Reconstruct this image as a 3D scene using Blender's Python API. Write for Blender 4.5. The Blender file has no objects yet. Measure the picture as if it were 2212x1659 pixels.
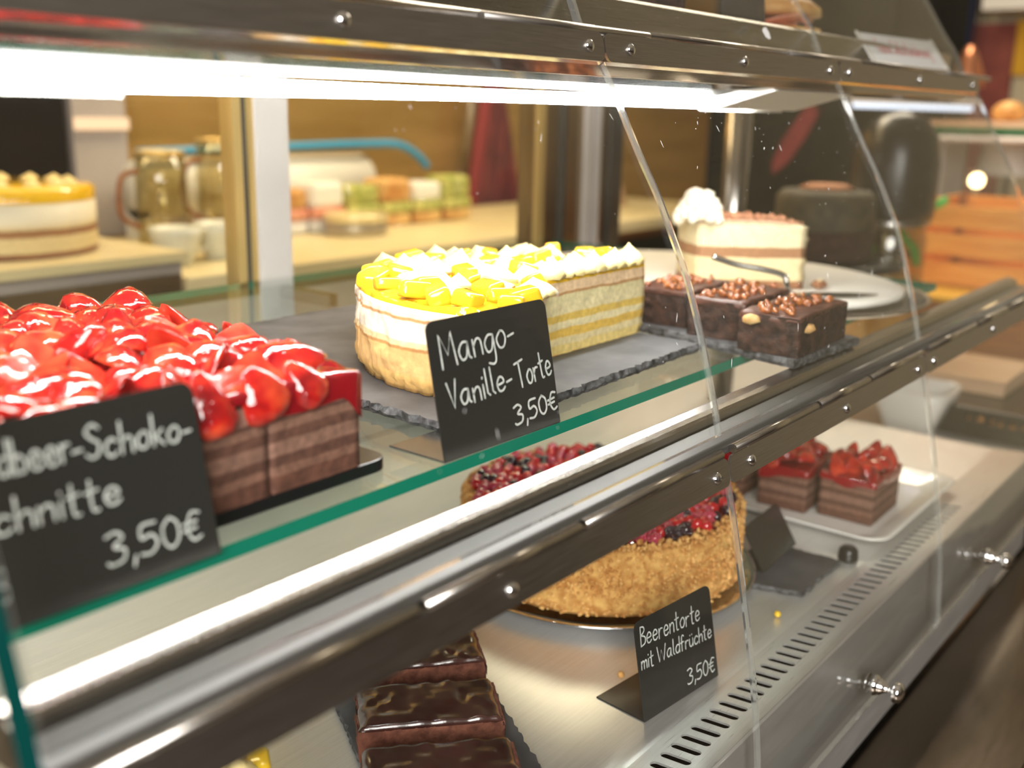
import bpy, bmesh, math, random
import numpy as np
from mathutils import Vector, Matrix

R = random.Random(7)
PI = math.pi
S = bpy.context.scene
COL = S.collection

# ------------------------------------------------------------------ camera
cam_d = bpy.data.cameras.new('camera')
cam = bpy.data.objects.new('camera', cam_d)
COL.objects.link(cam)
F_PX, VX, RHO = 2250.0, (2950.0, 272.0), 0.021        # focal length in px, vanishing point of the counter, roll
_CX, _CY = 1106.0, 829.5
dx = Vector((VX[0] - _CX, -(VX[1] - _CY), F_PX)).normalized()            # counter axis in (right, up, forward)
_D = F_PX ** 2 / ((VX[0] - _CX) * math.tan(RHO) - (VX[1] - _CY))
uz = Vector((_D * math.tan(RHO), _D, -F_PX)).normalized()
uy = -(uz.cross(dx))
right = Vector((dx[0], uy[0], uz[0])); up = Vector((dx[1], uy[1], uz[1])); fwd = Vector((dx[2], uy[2], uz[2]))
EYE = Vector((0, 0, 1.4))
cam.matrix_world = Matrix(((right[0], up[0], -fwd[0], EYE[0]), (right[1], up[1], -fwd[1], EYE[1]),
                           (right[2], up[2], -fwd[2], EYE[2]), (0, 0, 0, 1)))
cam_d.sensor_width = 36.0
cam_d.lens = 36.0 * F_PX / 2212.0
cam_d.clip_start = 0.02
cam_d.dof.use_dof = True
cam_d.dof.focus_distance = 0.70
cam_d.dof.aperture_fstop = 4.2
S.camera = cam

# ------------------------------------------------------------------ world, lights, exposure
S.view_settings.view_transform = 'Standard'
S.view_settings.look = 'None'
S.view_settings.gamma = 1.0
S.view_settings.exposure = 0.0
S.view_settings.use_curve_mapping = False
S.cycles.transparent_max_bounces = 24
S.cycles.max_bounces = 10
S.cycles.sample_clamp_indirect = 6.0

W = bpy.data.worlds.new('cafe'); S.world = W; W.use_nodes = True
nt = W.node_tree; nt.nodes.clear()
def N(t, **kw):
    n = nt.nodes.new(t)
    for k, v in kw.items(): setattr(n, k, v)
    return n
tc = N('ShaderNodeTexCoord'); sep = N('ShaderNodeSeparateXYZ'); nt.links.new(tc.outputs['Generated'], sep.inputs[0])
rmp = N('ShaderNodeValToRGB'); mp = N('ShaderNodeMapRange'); mp.inputs[1].default_value = -1; mp.inputs[2].default_value = 1
nt.links.new(sep.outputs['Z'], mp.inputs[0]); nt.links.new(mp.outputs[0], rmp.inputs[0])
e = rmp.color_ramp.elements
e[0].position = 0.0; e[0].color = (.035, .028, .022, 1)
e[1].position = 1.0; e[1].color = (.42, .38, .32, 1)
for p, c in ((.42, (.035, .029, .024, 1)), (.52, (.075, .064, .052, 1)), (.66, (.17, .15, .125, 1))):
    x = e.new(p); x.color = c
noi = N('ShaderNodeTexNoise'); noi.inputs['Scale'].default_value = 4.0; noi.inputs['Detail'].default_value = 2
nt.links.new(tc.outputs['Generated'], noi.inputs['Vector'])
r2 = N('ShaderNodeValToRGB'); r2.color_ramp.elements[0].position = .35; r2.color_ramp.elements[0].color = (.45, .42, .40, 1)
r2.color_ramp.elements[1].position = .7; r2.color_ramp.elements[1].color = (1.5, 1.35, 1.1, 1)
nt.links.new(noi.outputs['Fac'], r2.inputs[0])
mul = N('ShaderNodeMix', data_type='RGBA', blend_type='MULTIPLY'); mul.inputs[0].default_value = 1
nt.links.new(rmp.outputs[0], mul.inputs[6]); nt.links.new(r2.outputs[0], mul.inputs[7])
bg = N('ShaderNodeBackground'); bg.inputs['Strength'].default_value = 1.0
nt.links.new(mul.outputs[2], bg.inputs['Color'])
wo = N('ShaderNodeOutputWorld'); nt.links.new(bg.outputs[0], wo.inputs[0])

def area(name, loc, target, size, power, col):
    d = bpy.data.lights.new(name, 'AREA'); d.shape = 'RECTANGLE'; d.size, d.size_y = size; d.energy = power; d.color = col
    o = bpy.data.objects.new(name, d); COL.objects.link(o); o.location = loc
    o.rotation_euler = (Vector(target) - Vector(loc)).to_track_quat('-Z', 'Y').to_euler()
    return o
LED_STRENGTH = 125.0
area('front_fill_light', (-1.35, -1.0, 2.15), (.6, .5, 1.1), (1.3, 1.3), 105, (1.0, .97, .93))  # added fill for the cake fronts, not a lamp of the room
area('back_counter_light', (1.5, 1.5, 2.35), (1.6, 1.85, 1.1), (1.8, .25), 20, (1.0, .74, .40))
area('right_fill_light', (2.4, 1.05, 2.5), (2.0, .5, 1.0), (1.4, .4), 36, (1.0, .86, .66))  # added fill to brighten the right background and the plates

# ------------------------------------------------------------------ materials
def mat(name, col=(.8, .8, .8), rough=.5, metal=0., **kw):
    m = bpy.data.materials.new(name); m.use_nodes = True
    b = m.node_tree.nodes['Principled BSDF']
    b.inputs['Base Color'].default_value = (*col, 1); b.inputs['Roughness'].default_value = rough; b.inputs['Metallic'].default_value = metal
    for k, v in kw.items():
        i = b.inputs[k.replace('_', ' ')]
        i.default_value = (*v, 1) if isinstance(v, tuple) and len(v) == 3 and i.type == 'RGBA' else v
    return m
def nodes(m):
    return m.node_tree.nodes, m.node_tree.links, m.node_tree.nodes['Principled BSDF']
def texco(m, scale=(1, 1, 1), out='Object'):
    n, l, b = nodes(m)
    t = n.new('ShaderNodeTexCoord'); mp = n.new('ShaderNodeMapping'); mp.inputs['Scale'].default_value = scale
    l.new(t.outputs[out], mp.inputs['Vector']); return mp.outputs['Vector']
def noise_col(m, c1, c2, scale, detail=4, stretch=(1, 1, 1), lo=.35, hi=.65, bump=0., dist=.002, rough=None):
    n, l, b = nodes(m); v = texco(m, stretch)
    t = n.new('ShaderNodeTexNoise'); t.inputs['Scale'].default_value = scale; t.inputs['Detail'].default_value = detail
    l.new(v, t.inputs['Vector'])
    r = n.new('ShaderNodeValToRGB'); r.color_ramp.elements[0].position = lo; r.color_ramp.elements[1].position = hi
    r.color_ramp.elements[0].color = (*c1, 1); r.color_ramp.elements[1].color = (*c2, 1)
    l.new(t.outputs['Fac'], r.inputs[0]); l.new(r.outputs[0], b.inputs['Base Color'])
    if bump:
        bp = n.new('ShaderNodeBump'); bp.inputs['Strength'].default_value = bump; bp.inputs['Distance'].default_value = dist
        l.new(t.outputs['Fac'], bp.inputs['Height']); l.new(bp.outputs[0], b.inputs['Normal'])
    if rough:
        mr = n.new('ShaderNodeMapRange'); mr.inputs[3].default_value = rough[0]; mr.inputs[4].default_value = rough[1]
        l.new(t.outputs['Fac'], mr.inputs[0]); l.new(mr.outputs[0], b.inputs['Roughness'])
    return m
def bumpy(m, scale, strength, dist=.002, detail=4, kind='NOISE', stretch=(1, 1, 1)):
    n, l, b = nodes(m); v = texco(m, stretch)
    t = n.new('ShaderNodeTexNoise' if kind == 'NOISE' else 'ShaderNodeTexVoronoi'); t.inputs['Scale'].default_value = scale
    if kind == 'NOISE': t.inputs['Detail'].default_value = detail
    l.new(v, t.inputs['Vector'])
    bp = n.new('ShaderNodeBump'); bp.inputs['Strength'].default_value = strength; bp.inputs['Distance'].default_value = dist
    l.new(t.outputs[0], bp.inputs['Height']); l.new(bp.outputs[0], b.inputs['Normal']); return m
def layers(name, stops, zlo, zhi, wob=.0015, wscale=40, rough=.8, bump=.35, bscale=220, crumb=.22, **kw):
    """colour bands over local height zlo..zhi, with wavy borders and crumb-like speckle"""
    m = mat(name, rough=rough, **kw); n, l, b = nodes(m)
    t = n.new('ShaderNodeTexCoord'); sp = n.new('ShaderNodeSeparateXYZ'); l.new(t.outputs['Object'], sp.inputs[0])
    no = n.new('ShaderNodeTexNoise'); no.inputs['Scale'].default_value = wscale; no.inputs['Detail'].default_value = 5
    l.new(t.outputs['Object'], no.inputs['Vector'])
    a = n.new('ShaderNodeMath'); a.operation = 'MULTIPLY_ADD'; a.inputs[1].default_value = wob * 2; l.new(no.outputs['Fac'], a.inputs[0])
    l.new(sp.outputs['Z'], a.inputs[2])
    mr = n.new('ShaderNodeMapRange'); mr.inputs[1].default_value = zlo + wob; mr.inputs[2].default_value = zhi + wob
    l.new(a.outputs[0], mr.inputs[0])
    r = n.new('ShaderNodeValToRGB'); r.color_ramp.interpolation = 'LINEAR'
    el = r.color_ramp.elements
    pts = []
    for i, (p, c) in enumerate(stops):
        pts.append((p, c))
        if i + 1 < len(stops): pts.append((max(p, stops[i + 1][0] - .02), c))
    while len(el) < len(pts): el.new(.5)
    for q, (p, c) in zip(el, pts): q.position = p; q.color = (*c, 1)
    l.new(mr.outputs[0], r.inputs[0])
    n2 = n.new('ShaderNodeTexNoise'); n2.inputs['Scale'].default_value = bscale; n2.inputs['Detail'].default_value = 3
    l.new(t.outputs['Object'], n2.inputs['Vector'])
    mr2 = n.new('ShaderNodeMapRange'); mr2.inputs[1].default_value = .3; mr2.inputs[2].default_value = .7
    mr2.inputs[3].default_value = 1 - crumb; mr2.inputs[4].default_value = 1 + crumb * .5
    l.new(n2.outputs['Fac'], mr2.inputs[0])
    mx = n.new('ShaderNodeMix'); mx.data_type = 'RGBA'; mx.blend_type = 'MULTIPLY'; mx.inputs[0].default_value = 1
    l.new(r.outputs[0], mx.inputs[6]); l.new(mr2.outputs[0], mx.inputs[7]); l.new(mx.outputs[2], b.inputs['Base Color'])
    bp = n.new('ShaderNodeBump'); bp.inputs['Strength'].default_value = bump; bp.inputs['Distance'].default_value = .002
    l.new(n2.outputs['Fac'], bp.inputs['Height']); l.new(bp.outputs[0], b.inputs['Normal'])
    return m
def clear(name, tint=(.97, .98, .97), base=.04, rough=.02):
    """clear sheet: mirror share by the Schlick curve, the rest passes straight through"""
    m = bpy.data.materials.new(name); m.use_nodes = True; n, l = m.node_tree.nodes, m.node_tree.links; n.clear()
    lw = n.new('ShaderNodeLayerWeight'); lw.inputs['Blend'].default_value = .5
    p = n.new('ShaderNodeMath'); p.operation = 'POWER'; p.inputs[1].default_value = 5; l.new(lw.outputs['Facing'], p.inputs[0])
    a = n.new('ShaderNodeMath'); a.operation = 'MULTIPLY_ADD'; a.inputs[1].default_value = .9; a.inputs[2].default_value = base; l.new(p.outputs[0], a.inputs[0])
    t = n.new('ShaderNodeBsdfTransparent'); t.inputs['Color'].default_value = (*tint, 1)
    g = n.new('ShaderNodeBsdfGlossy'); g.inputs['Roughness'].default_value = rough
    mx = n.new('ShaderNodeMixShader'); l.new(a.outputs[0], mx.inputs[0]); l.new(t.outputs[0], mx.inputs[1]); l.new(g.outputs[0], mx.inputs[2])
    o = n.new('ShaderNodeOutputMaterial'); l.new(mx.outputs[0], o.inputs['Surface']); return m
def emit(name, col, strength):
    m = bpy.data.materials.new(name); m.use_nodes = True; n, l = m.node_tree.nodes, m.node_tree.links; n.clear()
    em = n.new('ShaderNodeEmission'); em.inputs['Color'].default_value = (*col, 1); em.inputs['Strength'].default_value = strength
    o = n.new('ShaderNodeOutputMaterial'); l.new(em.outputs[0], o.inputs['Surface']); return m

def brushed(name, col, rough, lo=.8, hi=1.0, scale=60, stretch=(.6, 30, 30), metal=1.0):
    m = mat(name, col, rough, metal)
    noise_col(m, tuple(c * lo for c in col), tuple(c * hi for c in col), scale, 3, stretch, .3, .7, rough=(rough * .75, rough * 1.3))
    return m
M = {}
M['steel'] = brushed('brushed steel', (.60, .57, .53), .24)
M['steel_plate'] = brushed('satin steel plate', (.50, .47, .44), .34)
M['steel_deck'] = brushed('steel deck', (.86, .85, .83), .36, .90, 1.0, 30, (.8, 26, 26), .72)
M['steel_apron'] = brushed('steel apron', (.70, .69, .67), .36, .88, 1.0, 14, (1, 8, 8), .7)
M['steel_grille'] = brushed('steel vent', (.74, .73, .70), .30, .9, 1.0, 30, (.8, 26, 26), .6)
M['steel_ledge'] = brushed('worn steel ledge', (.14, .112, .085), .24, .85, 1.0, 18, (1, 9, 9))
M['steel_mirror'] = mat('polished steel', (.62, .58, .54), .07, 1.0)
M['canopy'] = mat('dark canopy underside', (.022, .021, .02), .5, 0, Specular_IOR_Level=.08)  # steel coloured near-black so the tube does not glare in it
M['chrome'] = mat('chrome', (.82, .82, .83), .05, 1.0)
M['dark_metal'] = mat('dark seal', (.05, .048, .042), .35)
M['alu'] = noise_col(mat('aluminium post', (.6, .58, .56), .5), (.56, .53, .51), (.64, .61, .58), 6)
M['bronze'] = brushed('bronze tinted steel', (.46, .36, .24), .30, stretch=(30, 30, .6))
M['gold_edge'] = mat('brassy edge', (.75, .55, .22), .3, .6)
M['acrylic'] = clear('acrylic sheet', (.98, .985, .98), .02, .015)
M['acrylic_edge'] = mat('acrylic edge', (.86, .88, .85), .10, 0, Transmission_Weight=.92, IOR=1.35)
M['glass'] = clear('shelf glass', (.93, .975, .955), .035, .01)
M['glass_edge'] = mat('green glass edge', (.006, .20, .125), .08)
M['end_edge'] = mat('dark green glass edge', (.002, .050, .045), .1)
M['rear_glass'] = clear('rear glass', (.97, .97, .95), .04, .02)
M['led'] = emit('white light tube', (1.0, .985, .945), LED_STRENGTH)
M['lamp_white'] = mat('white lamp cover', (.86, .85, .80), .35)
M['slate'] = noise_col(mat('slate', rough=.55), (.045, .046, .05), (.10, .10, .105), 30, 6, bump=.5, dist=.001)
M['slate_edge'] = noise_col(mat('chipped slate edge', rough=.6), (.02, .02, .022), (.12, .12, .125), 160, 4, bump=1.0, dist=.002)
M['card'] = mat('black card', (.028, .027, .024), .22)
M['chalk'] = noise_col(mat('chalk pen', rough=.8), (.50, .53, .50), (.72, .74, .71), 260, 2)
M['choc_layers'] = layers('chocolate sponge layers',
    [(0, (.13, .05, .030)), (.20, (.22, .105, .07)), (.30, (.12, .05, .032)), (.42, (.26, .135, .095)), (.58, (.13, .055, .035)), (.70, (.25, .125, .085)), (.80, (.11, .045, .03)), (.84, (.32, .16, .12))],
    0, .047, .0016, 30, crumb=.3)
M['jelly'] = mat('red fruit jelly', (.30, .006, .012), .06, 0, Coat_Weight=.9, Coat_Roughness=.03, Subsurface_Weight=.25, Subsurface_Radius=(.01, .001, .001), Subsurface_Scale=.5)
bumpy(M['jelly'], 55, .5, .003, 3)
def strawberry_mat():
    m = mat('glazed strawberry', (.62, .03, .02), .12, 0, Coat_Weight=1.0, Coat_Roughness=.02, Subsurface_Weight=.10, Subsurface_Radius=(.006, .001, .0006), Subsurface_Scale=.4)
    n, l, b = nodes(m)
    t = n.new('ShaderNodeTexCoord'); oi = n.new('ShaderNodeObjectInfo')
    no = n.new('ShaderNodeTexNoise'); no.inputs['Scale'].default_value = 70; no.inputs['Detail'].default_value = 2
    ad = n.new('ShaderNodeVectorMath'); ad.operation = 'ADD'; l.new(t.outputs['Object'], ad.inputs[0]); l.new(oi.outputs['Random'], ad.inputs[1]); l.new(ad.outputs[0], no.inputs['Vector'])
    r = n.new('ShaderNodeValToRGB'); r.color_ramp.elements[0].position = .34; r.color_ramp.elements[0].color = (.24, .004, .007, 1)
    r.color_ramp.elements[1].position = .7; r.color_ramp.elements[1].color = (.74, .07, .025, 1)
    x = r.color_ramp.elements.new(.52); x.color = (.52, .014, .011, 1)
    l.new(no.outputs['Fac'], r.inputs[0]); l.new(r.outputs[0], b.inputs['Base Color'])
    vo = n.new('ShaderNodeTexVoronoi'); vo.inputs['Scale'].default_value = 330; l.new(t.outputs['Object'], vo.inputs['Vector'])
    mr = n.new('ShaderNodeMapRange'); mr.inputs[1].default_value = .0; mr.inputs[2].default_value = .25; l.new(vo.outputs['Distance'], mr.inputs[0])
    bp = n.new('ShaderNodeBump'); bp.inputs['Strength'].default_value = .35; bp.inputs['Distance'].default_value = .0006
    l.new(mr.outputs[0], bp.inputs['Height'])
    n3 = n.new('ShaderNodeTexNoise'); n3.inputs['Scale'].default_value = 120; n3.inputs['Detail'].default_value = 2; l.new(ad.outputs[0], n3.inputs['Vector'])
    b2 = n.new('ShaderNodeBump'); b2.inputs['Strength'].default_value = .45; b2.inputs['Distance'].default_value = .002
    l.new(n3.outputs['Fac'], b2.inputs['Height']); l.new(bp.outputs[0], b2.inputs['Normal']); l.new(b2.outputs[0], b.inputs['Normal']); l.new(b2.outputs[0], b.inputs['Coat Normal'])
    return m
M['strawberry'] = strawberry_mat()
M['strawberry_cut'] = noise_col(mat('strawberry cut face', (.84, .12, .06), .12, 0, Coat_Weight=1.0, Coat_Roughness=.03), (.46, .016, .010), (.76, .09, .04), 60, 2, bump=.5, dist=.002)
M['mango_layers'] = layers('mango vanilla torte layers',
    [(0, (.62, .36, .12)), (.05, (.78, .48, .16)), (.20, (.80, .47, .17)), (.23, (.82, .50, .20)), (.52, (.55, .27, .09)), (.56, (.84, .62, .34)), (.63, (.90, .80, .64)), (.86, (.58, .30, .12)), (.90, (.90, .74, .56))],
    0, .058, .0016, 26, crumb=.12, bump=.2)
M['mango_cut'] = layers('mango torte cut face',
    [(0, (.86, .66, .24)), (.14, (.84, .70, .38)), (.24, (.80, .52, .10)), (.36, (.88, .76, .44)), (.46, (.80, .55, .12)), (.56, (.86, .74, .42)), (.72, (.82, .72, .40)), (.82, (.55, .30, .12)), (.86, (.92, .66, .40))],
    0, .058, .0022, 34, crumb=.2, bump=.4)
M['mango'] = mat('glossy mango', (.93, .60, .03), .14, 0, Coat_Weight=.8, Coat_Roughness=.04, Subsurface_Weight=.2, Subsurface_Radius=(.01, .006, .001), Subsurface_Scale=.4)
M['mango_glaze'] = bumpy(mat('mango glaze', (.92, .55, .02), .10, 0, Coat_Weight=.8, Coat_Roughness=.03), 70, .5, .003)
M['cream'] = bumpy(mat('piped cream', (.93, .74, .34), .5, 0, Subsurface_Weight=.1, Subsurface_Radius=(.01, .008, .005), Subsurface_Scale=.3), 60, .2, .001)
M['crumb_side'] = noise_col(mat('crumb coat', rough=.85), (.50, .22, .05), (.80, .48, .15), 120, 4, bump=.6, dist=.002)
M['crumb'] = noise_col(mat('biscuit crumb', rough=.75), (.52, .22, .05), (.86, .52, .18), 90, 2)
M['red_berry'] = mat('redcurrant', (.55, .012, .02), .08, 0, Coat_Weight=1.0, Coat_Roughness=.02)
M['pink_berry'] = mat('raspberry', (.50, .05, .09), .25, 0, Coat_Weight=.8, Coat_Roughness=.05)
M['dark_berry'] = mat('blackberry', (.03, .008, .018), .15, 0, Coat_Weight=1.0, Coat_Roughness=.05)
M['brownie'] = noise_col(mat('brownie crumb', rough=.85), (.012, .005, .0035), (.055, .023, .014), 130, 6, bump=1.0, dist=.003)
M['brownie_top'] = noise_col(mat('brownie top', rough=.38), (.050, .018, .012), (.105, .040, .027), 40, 4, bump=.5, dist=.002)
M['nut'] = noise_col(mat('candied nut', rough=.22), (.17, .035, .012), (.50, .18, .05), 80, 3)
nodes(M['nut'])[2].inputs['Coat Weight'].default_value = .7
M['walnut'] = noise_col(mat('walnut piece', rough=.6), (.55, .30, .10), (.85, .58, .26), 90, 3)
M['choc_glaze'] = noise_col(mat('dark chocolate glaze', rough=.14), (.030, .010, .008), (.065, .024, .018), 30, 4, bump=.55, dist=.002)
nodes(M['choc_glaze'])[2].inputs['Coat Weight'].default_value = .9
nodes(M['choc_glaze'])[2].inputs['Coat Roughness'].default_value = .22
M['choc_sponge'] = noise_col(mat('chocolate cake crumb', rough=.9), (.10, .03, .016), (.20, .07, .04), 150, 5, bump=.9, dist=.002)
M['nougat_layers'] = layers('nougat cream cake layers',
    [(0, (.30, .13, .06)), (.13, (.78, .64, .36)), (.40, (.80, .66, .38)), (.46, (.34, .17, .08)), (.62, (.80, .68, .42)), (.95, (.60, .35, .22))],
    0, .072, .0016, 40, crumb=.14)
M['white_cream'] = bumpy(mat('white cream', (.88, .80, .62), .55), 90, .3, .001)
M['cocoa'] = noise_col(mat('chocolate flakes', rough=.8), (.34, .13, .06), (.62, .32, .18), 150, 3, bump=.8, dist=.002)
M['china'] = mat('white china', (.88, .86, .82), .12, 0, Coat_Weight=.4)
M['board_white'] = noise_col(mat('white cake board', rough=.45), (.82, .79, .70), (.90, .88, .82), 8)
M['wood'] = noise_col(mat('orange pine', rough=.5), (.72, .25, .03), (.90, .42, .08), 9, 4, (1, 1, 14))
M['brown_wood'] = noise_col(mat('brown wood', rough=.5), (.22, .07, .02), (.36, .14, .04), 9, 4, (1, 1, 14))
M['paper'] = mat('white paper', (.78, .78, .78), .8)
M['red_print'] = mat('red print', (.60, .02, .04), .7)
M['tape'] = mat('clear tape', (.80, .78, .72), .2)
M['kraft'] = noise_col(mat('kraft card', rough=.75), (.62, .40, .24), (.72, .50, .33), 6)
M['black'] = mat('black plastic', (.008, .008, .009), .28)
M['pitch'] = mat('slot shade black', (.002, .002, .002), .9, 0, Specular_IOR_Level=0.)  # colour stands in for shade inside the vent slots
M['black_matt'] = noise_col(mat('black cabinet', rough=.75, Specular_IOR_Level=.15), (.006, .007, .006), (.014, .015, .013), 4)
M['maroon'] = noise_col(mat('maroon cloth', rough=.9), (.09, .012, .016), (.17, .022, .028), 10, 3)
M['red_cloth'] = mat('red cloth', (.20, .018, .022), .85)
M['navy'] = noise_col(mat('navy cloth', rough=.9), (.012, .017, .045), (.022, .03, .07), 10, 3)
M['gold_wall'] = noise_col(mat('warm steel wall', rough=.34), (.46, .29, .085), (.58, .38, .13), 3, 2, (1, 1, 6))
nodes(M['gold_wall'])[2].inputs['Metallic'].default_value = .6
M['olive_wall'] = noise_col(mat('olive wall', rough=.6), (.30, .26, .10), (.40, .34, .15), 3)
M['counter'] = noise_col(mat('cream counter', rough=.35), (.68, .58, .32), (.78, .68, .42), 4)
M['cup'] = mat('cup china', (.68, .68, .58), .25)
M['jar_glass'] = clear('jar glass', (.88, .84, .70), .09, .03)
M['blue'] = mat('blue plastic', (.03, .28, .50), .35)
M['white_plastic'] = mat('white plastic', (.85, .84, .78), .4)
M['lettuce'] = noise_col(mat('lettuce', rough=.6), (.26, .31, .05), (.58, .55, .18), 40)
M['bread'] = noise_col(mat('bread crust', rough=.6), (.50, .22, .05), (.80, .52, .20), 16, 4)
M['meat'] = noise_col(mat('ham', rough=.5), (.55, .16, .10), (.75, .36, .22), 30)
M['tin'] = mat('tin side', (.42, .36, .26), .35, .6)
M['tin_lid'] = mat('tin lid', (.80, .70, .40), .3, .5)
M['green'] = mat('green ribbon', (.03, .55, .10), .5)
M['green_dark'] = mat('green enamel', (.01, .13, .05), .5)
M['brick'] = noise_col(mat('red tile', rough=.7), (.20, .045, .035), (.28, .07, .05), 12)
M['plaster'] = noise_col(mat('cream plaster', rough=.9), (.52, .45, .30), (.60, .53, .36), 3)
M['yellow'] = mat('yellow print', (.70, .38, .02), .7)
M['bulb'] = emit('warm bulb', (1.0, .72, .36), 14)
M['strip'] = emit('cool strip', (.82, .88, 1.0), 2.4)
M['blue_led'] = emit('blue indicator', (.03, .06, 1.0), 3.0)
M['floor'] = noise_col(mat('brown tile floor', rough=.5), (.10, .075, .055), (.16, .12, .09), 5)
M['grey_wall'] = noise_col(mat('steel column', rough=.4), (.34, .30, .29), (.42, .38, .36), 3)
M['dark_cake'] = noise_col(mat('dark cake', rough=.7), (.035, .028, .016), (.075, .06, .03), 50, 4, bump=.6)
M['copper'] = mat('copper', (.62, .25, .12), .3, .7)
M['caramel'] = mat('caramel', (.50, .22, .05), .4)

# ------------------------------------------------------------------ mesh tools
class MB:
    def __init__(s): s.v, s.f, s.m, s.sm = [], [], [], []
    def add(s, v, f, mi=0, smooth=False):
        o = len(s.v); s.v += [tuple(p) for p in v]; s.f += [tuple(o + i for i in q) for q in f]
        s.m += [mi] * len(f); s.sm += [smooth] * len(f); return s
    def box(s, x0, x1, y0, y1, z0, z1, mi=0, T=None):
        v = [(x, y, z) for z in (z0, z1) for y in (y0, y1) for x in (x0, x1)]
        if T: v = [T @ Vector(p) for p in v]
        return s.add(v, [(0, 2, 3, 1), (4, 5, 7, 6), (0, 1, 5, 4), (2, 6, 7, 3), (0, 4, 6, 2), (1, 3, 7, 5)], mi)
    def prism(s, prof, x0, x1, mi=0, mside=None, mend=None, smooth=False, axis='X'):
        """closed outline in (Y, Z) pushed along X"""
        n = len(prof); v = [(x0, a, b) for a, b in prof] + [(x1, a, b) for a, b in prof]
        if axis == 'Z': v = [(a, b, x0) for a, b in prof] + [(a, b, x1) for a, b in prof]
        if axis == 'Y': v = [(a, x0, b) for a, b in prof] + [(a, x1, b) for a, b in prof]
        for i in range(n):
            j = (i + 1) % n; s.add([v[i], v[j], v[n + j], v[n + i]], [(0, 1, 2, 3)], (mside[i] if mside else mi), smooth)
        me = mi if mend is None else mend
        s.add(v[:n], [tuple(range(n))], me); s.add(v[n:], [tuple(range(n))], me); return s
    def lathe(s, prof, n=32, T=None, mi=0, smooth=True, caps=True):
        v = []
        for r, z in prof:
            for k in range(n): v.append((r * math.cos(2 * PI * k / n), r * math.sin(2 * PI * k / n), z))
        if T: v = [T @ Vector(p) for p in v]
        f = []
        for i in range(len(prof) - 1):
            for k in range(n):
                f.append((i * n + k, i * n + (k + 1) % n, (i + 1) * n + (k + 1) % n, (i + 1) * n + k))
        s.add(v, f, mi, smooth)
        if caps:
            if prof[0][0] > 1e-6: s.add(v[:n], [tuple(range(n - 1, -1, -1))], mi)
            if prof[-1][0] > 1e-6: s.add(v[-n:], [tuple(range(n))], mi)
        return s
    def tube(s, pts, r, n=8, mi=0, smooth=True, closed=False):
        pts = [Vector(p) for p in pts]; m = len(pts)
        rr = r if isinstance(r, (list, tuple)) else [r] * m
        v = []; ref = None
        for i in range(m):
            a = pts[(i - 1) % m] if (closed or i) else pts[0]; b = pts[(i + 1) % m] if (closed or i < m - 1) else pts[-1]
            t = (b - a).normalized()
            if ref is None: ref = Vector((0, 0, 1)) if abs(t.z) < .9 else Vector((1, 0, 0))
            u = t.cross(ref).normalized(); w = u.cross(t).normalized(); ref = w
            for k in range(n): v.append(pts[i] + (u * math.cos(2 * PI * k / n) + w * math.sin(2 * PI * k / n)) * rr[i])
        f = []
        for i in range(m if closed else m - 1):
            j = (i + 1) % m
            for k in range(n): f.append((i * n + k, i * n + (k + 1) % n, j * n + (k + 1) % n, j * n + k))
        s.add(v, f, mi, smooth)
        if not closed:
            s.add(v[:n], [tuple(range(n - 1, -1, -1))], mi); s.add(v[-n:], [tuple(range(n))], mi)
        return s
    def build(s, name, mats, parent=None, loc=None, rot=None, bevel=0, seg=2, subd=0, recalc=True):
        me = bpy.data.meshes.new(name); me.from_pydata(s.v, [], s.f)
        for m_ in (mats if isinstance(mats, (list, tuple)) else [mats]): me.materials.append(m_)
        me.polygons.foreach_set('material_index', s.m); me.polygons.foreach_set('use_smooth', s.sm)
        if recalc:
            bm = bmesh.new(); bm.from_mesh(me); bmesh.ops.remove_doubles(bm, verts=bm.verts, dist=1e-5)
            bmesh.ops.recalc_face_normals(bm, faces=bm.faces); bm.to_mesh(me); bm.free()
        me.update()
        return link(name, me, parent, loc, rot, bevel, seg, subd)
def link(name, me, parent=None, loc=None, rot=None, bevel=0, seg=2, subd=0):
    o = bpy.data.objects.new(name, me); COL.objects.link(o)
    if loc is not None: o.location = loc
    if rot is not None: o.rotation_euler = rot
    if parent is not None: o.parent = parent
    if bevel:
        b = o.modifiers.new('bevel', 'BEVEL'); b.width = bevel; b.segments = seg; b.limit_method = 'ANGLE'; b.angle_limit = .6
        b.harden_normals = False
    if subd:
        b = o.modifiers.new('sub', 'SUBSURF'); b.levels = subd; b.render_levels = subd
    return o
def tag(o, label, cat, group=None, kind=None):
    o['label'] = label; o['category'] = cat
    if group: o['group'] = group
    if kind: o['kind'] = kind
    return o
def thing(name, label, cat, loc=(0, 0, 0), rotz=0, group=None):
    o = bpy.data.objects.new(name, None); COL.objects.link(o); o.empty_display_size = .02
    o.location = loc; o.rotation_euler = (0, 0, rotz); return tag(o, label, cat, group)
def struct(o): o['kind'] = 'structure'; return o
def smoothline(p, k=5, closed=False):
    p = [np.array(q, float) for q in p]
    if len(p) < 3: return [tuple(q) for q in p]
    out = []; n = len(p)
    for i in range(n - 1):
        a = p[i - 1] if i else (p[-2] if closed else p[0]); b, c = p[i], p[i + 1]; d = p[i + 2] if i + 2 < n else (p[1] if closed else p[-1])
        for j in range(k):
            t = j / k
            out.append(tuple(.5 * ((2 * b) + (c - a) * t + (2 * a - 5 * b + 4 * c - d) * t * t + (3 * b - a - 3 * c + d) * t ** 3)))
    out.append(tuple(p[-1])); return out
def hash2(x, y, s=0):
    return (math.sin(x * 127.1 + y * 311.7 + s * 74.7) * 43758.5453) % 1.0
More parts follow.
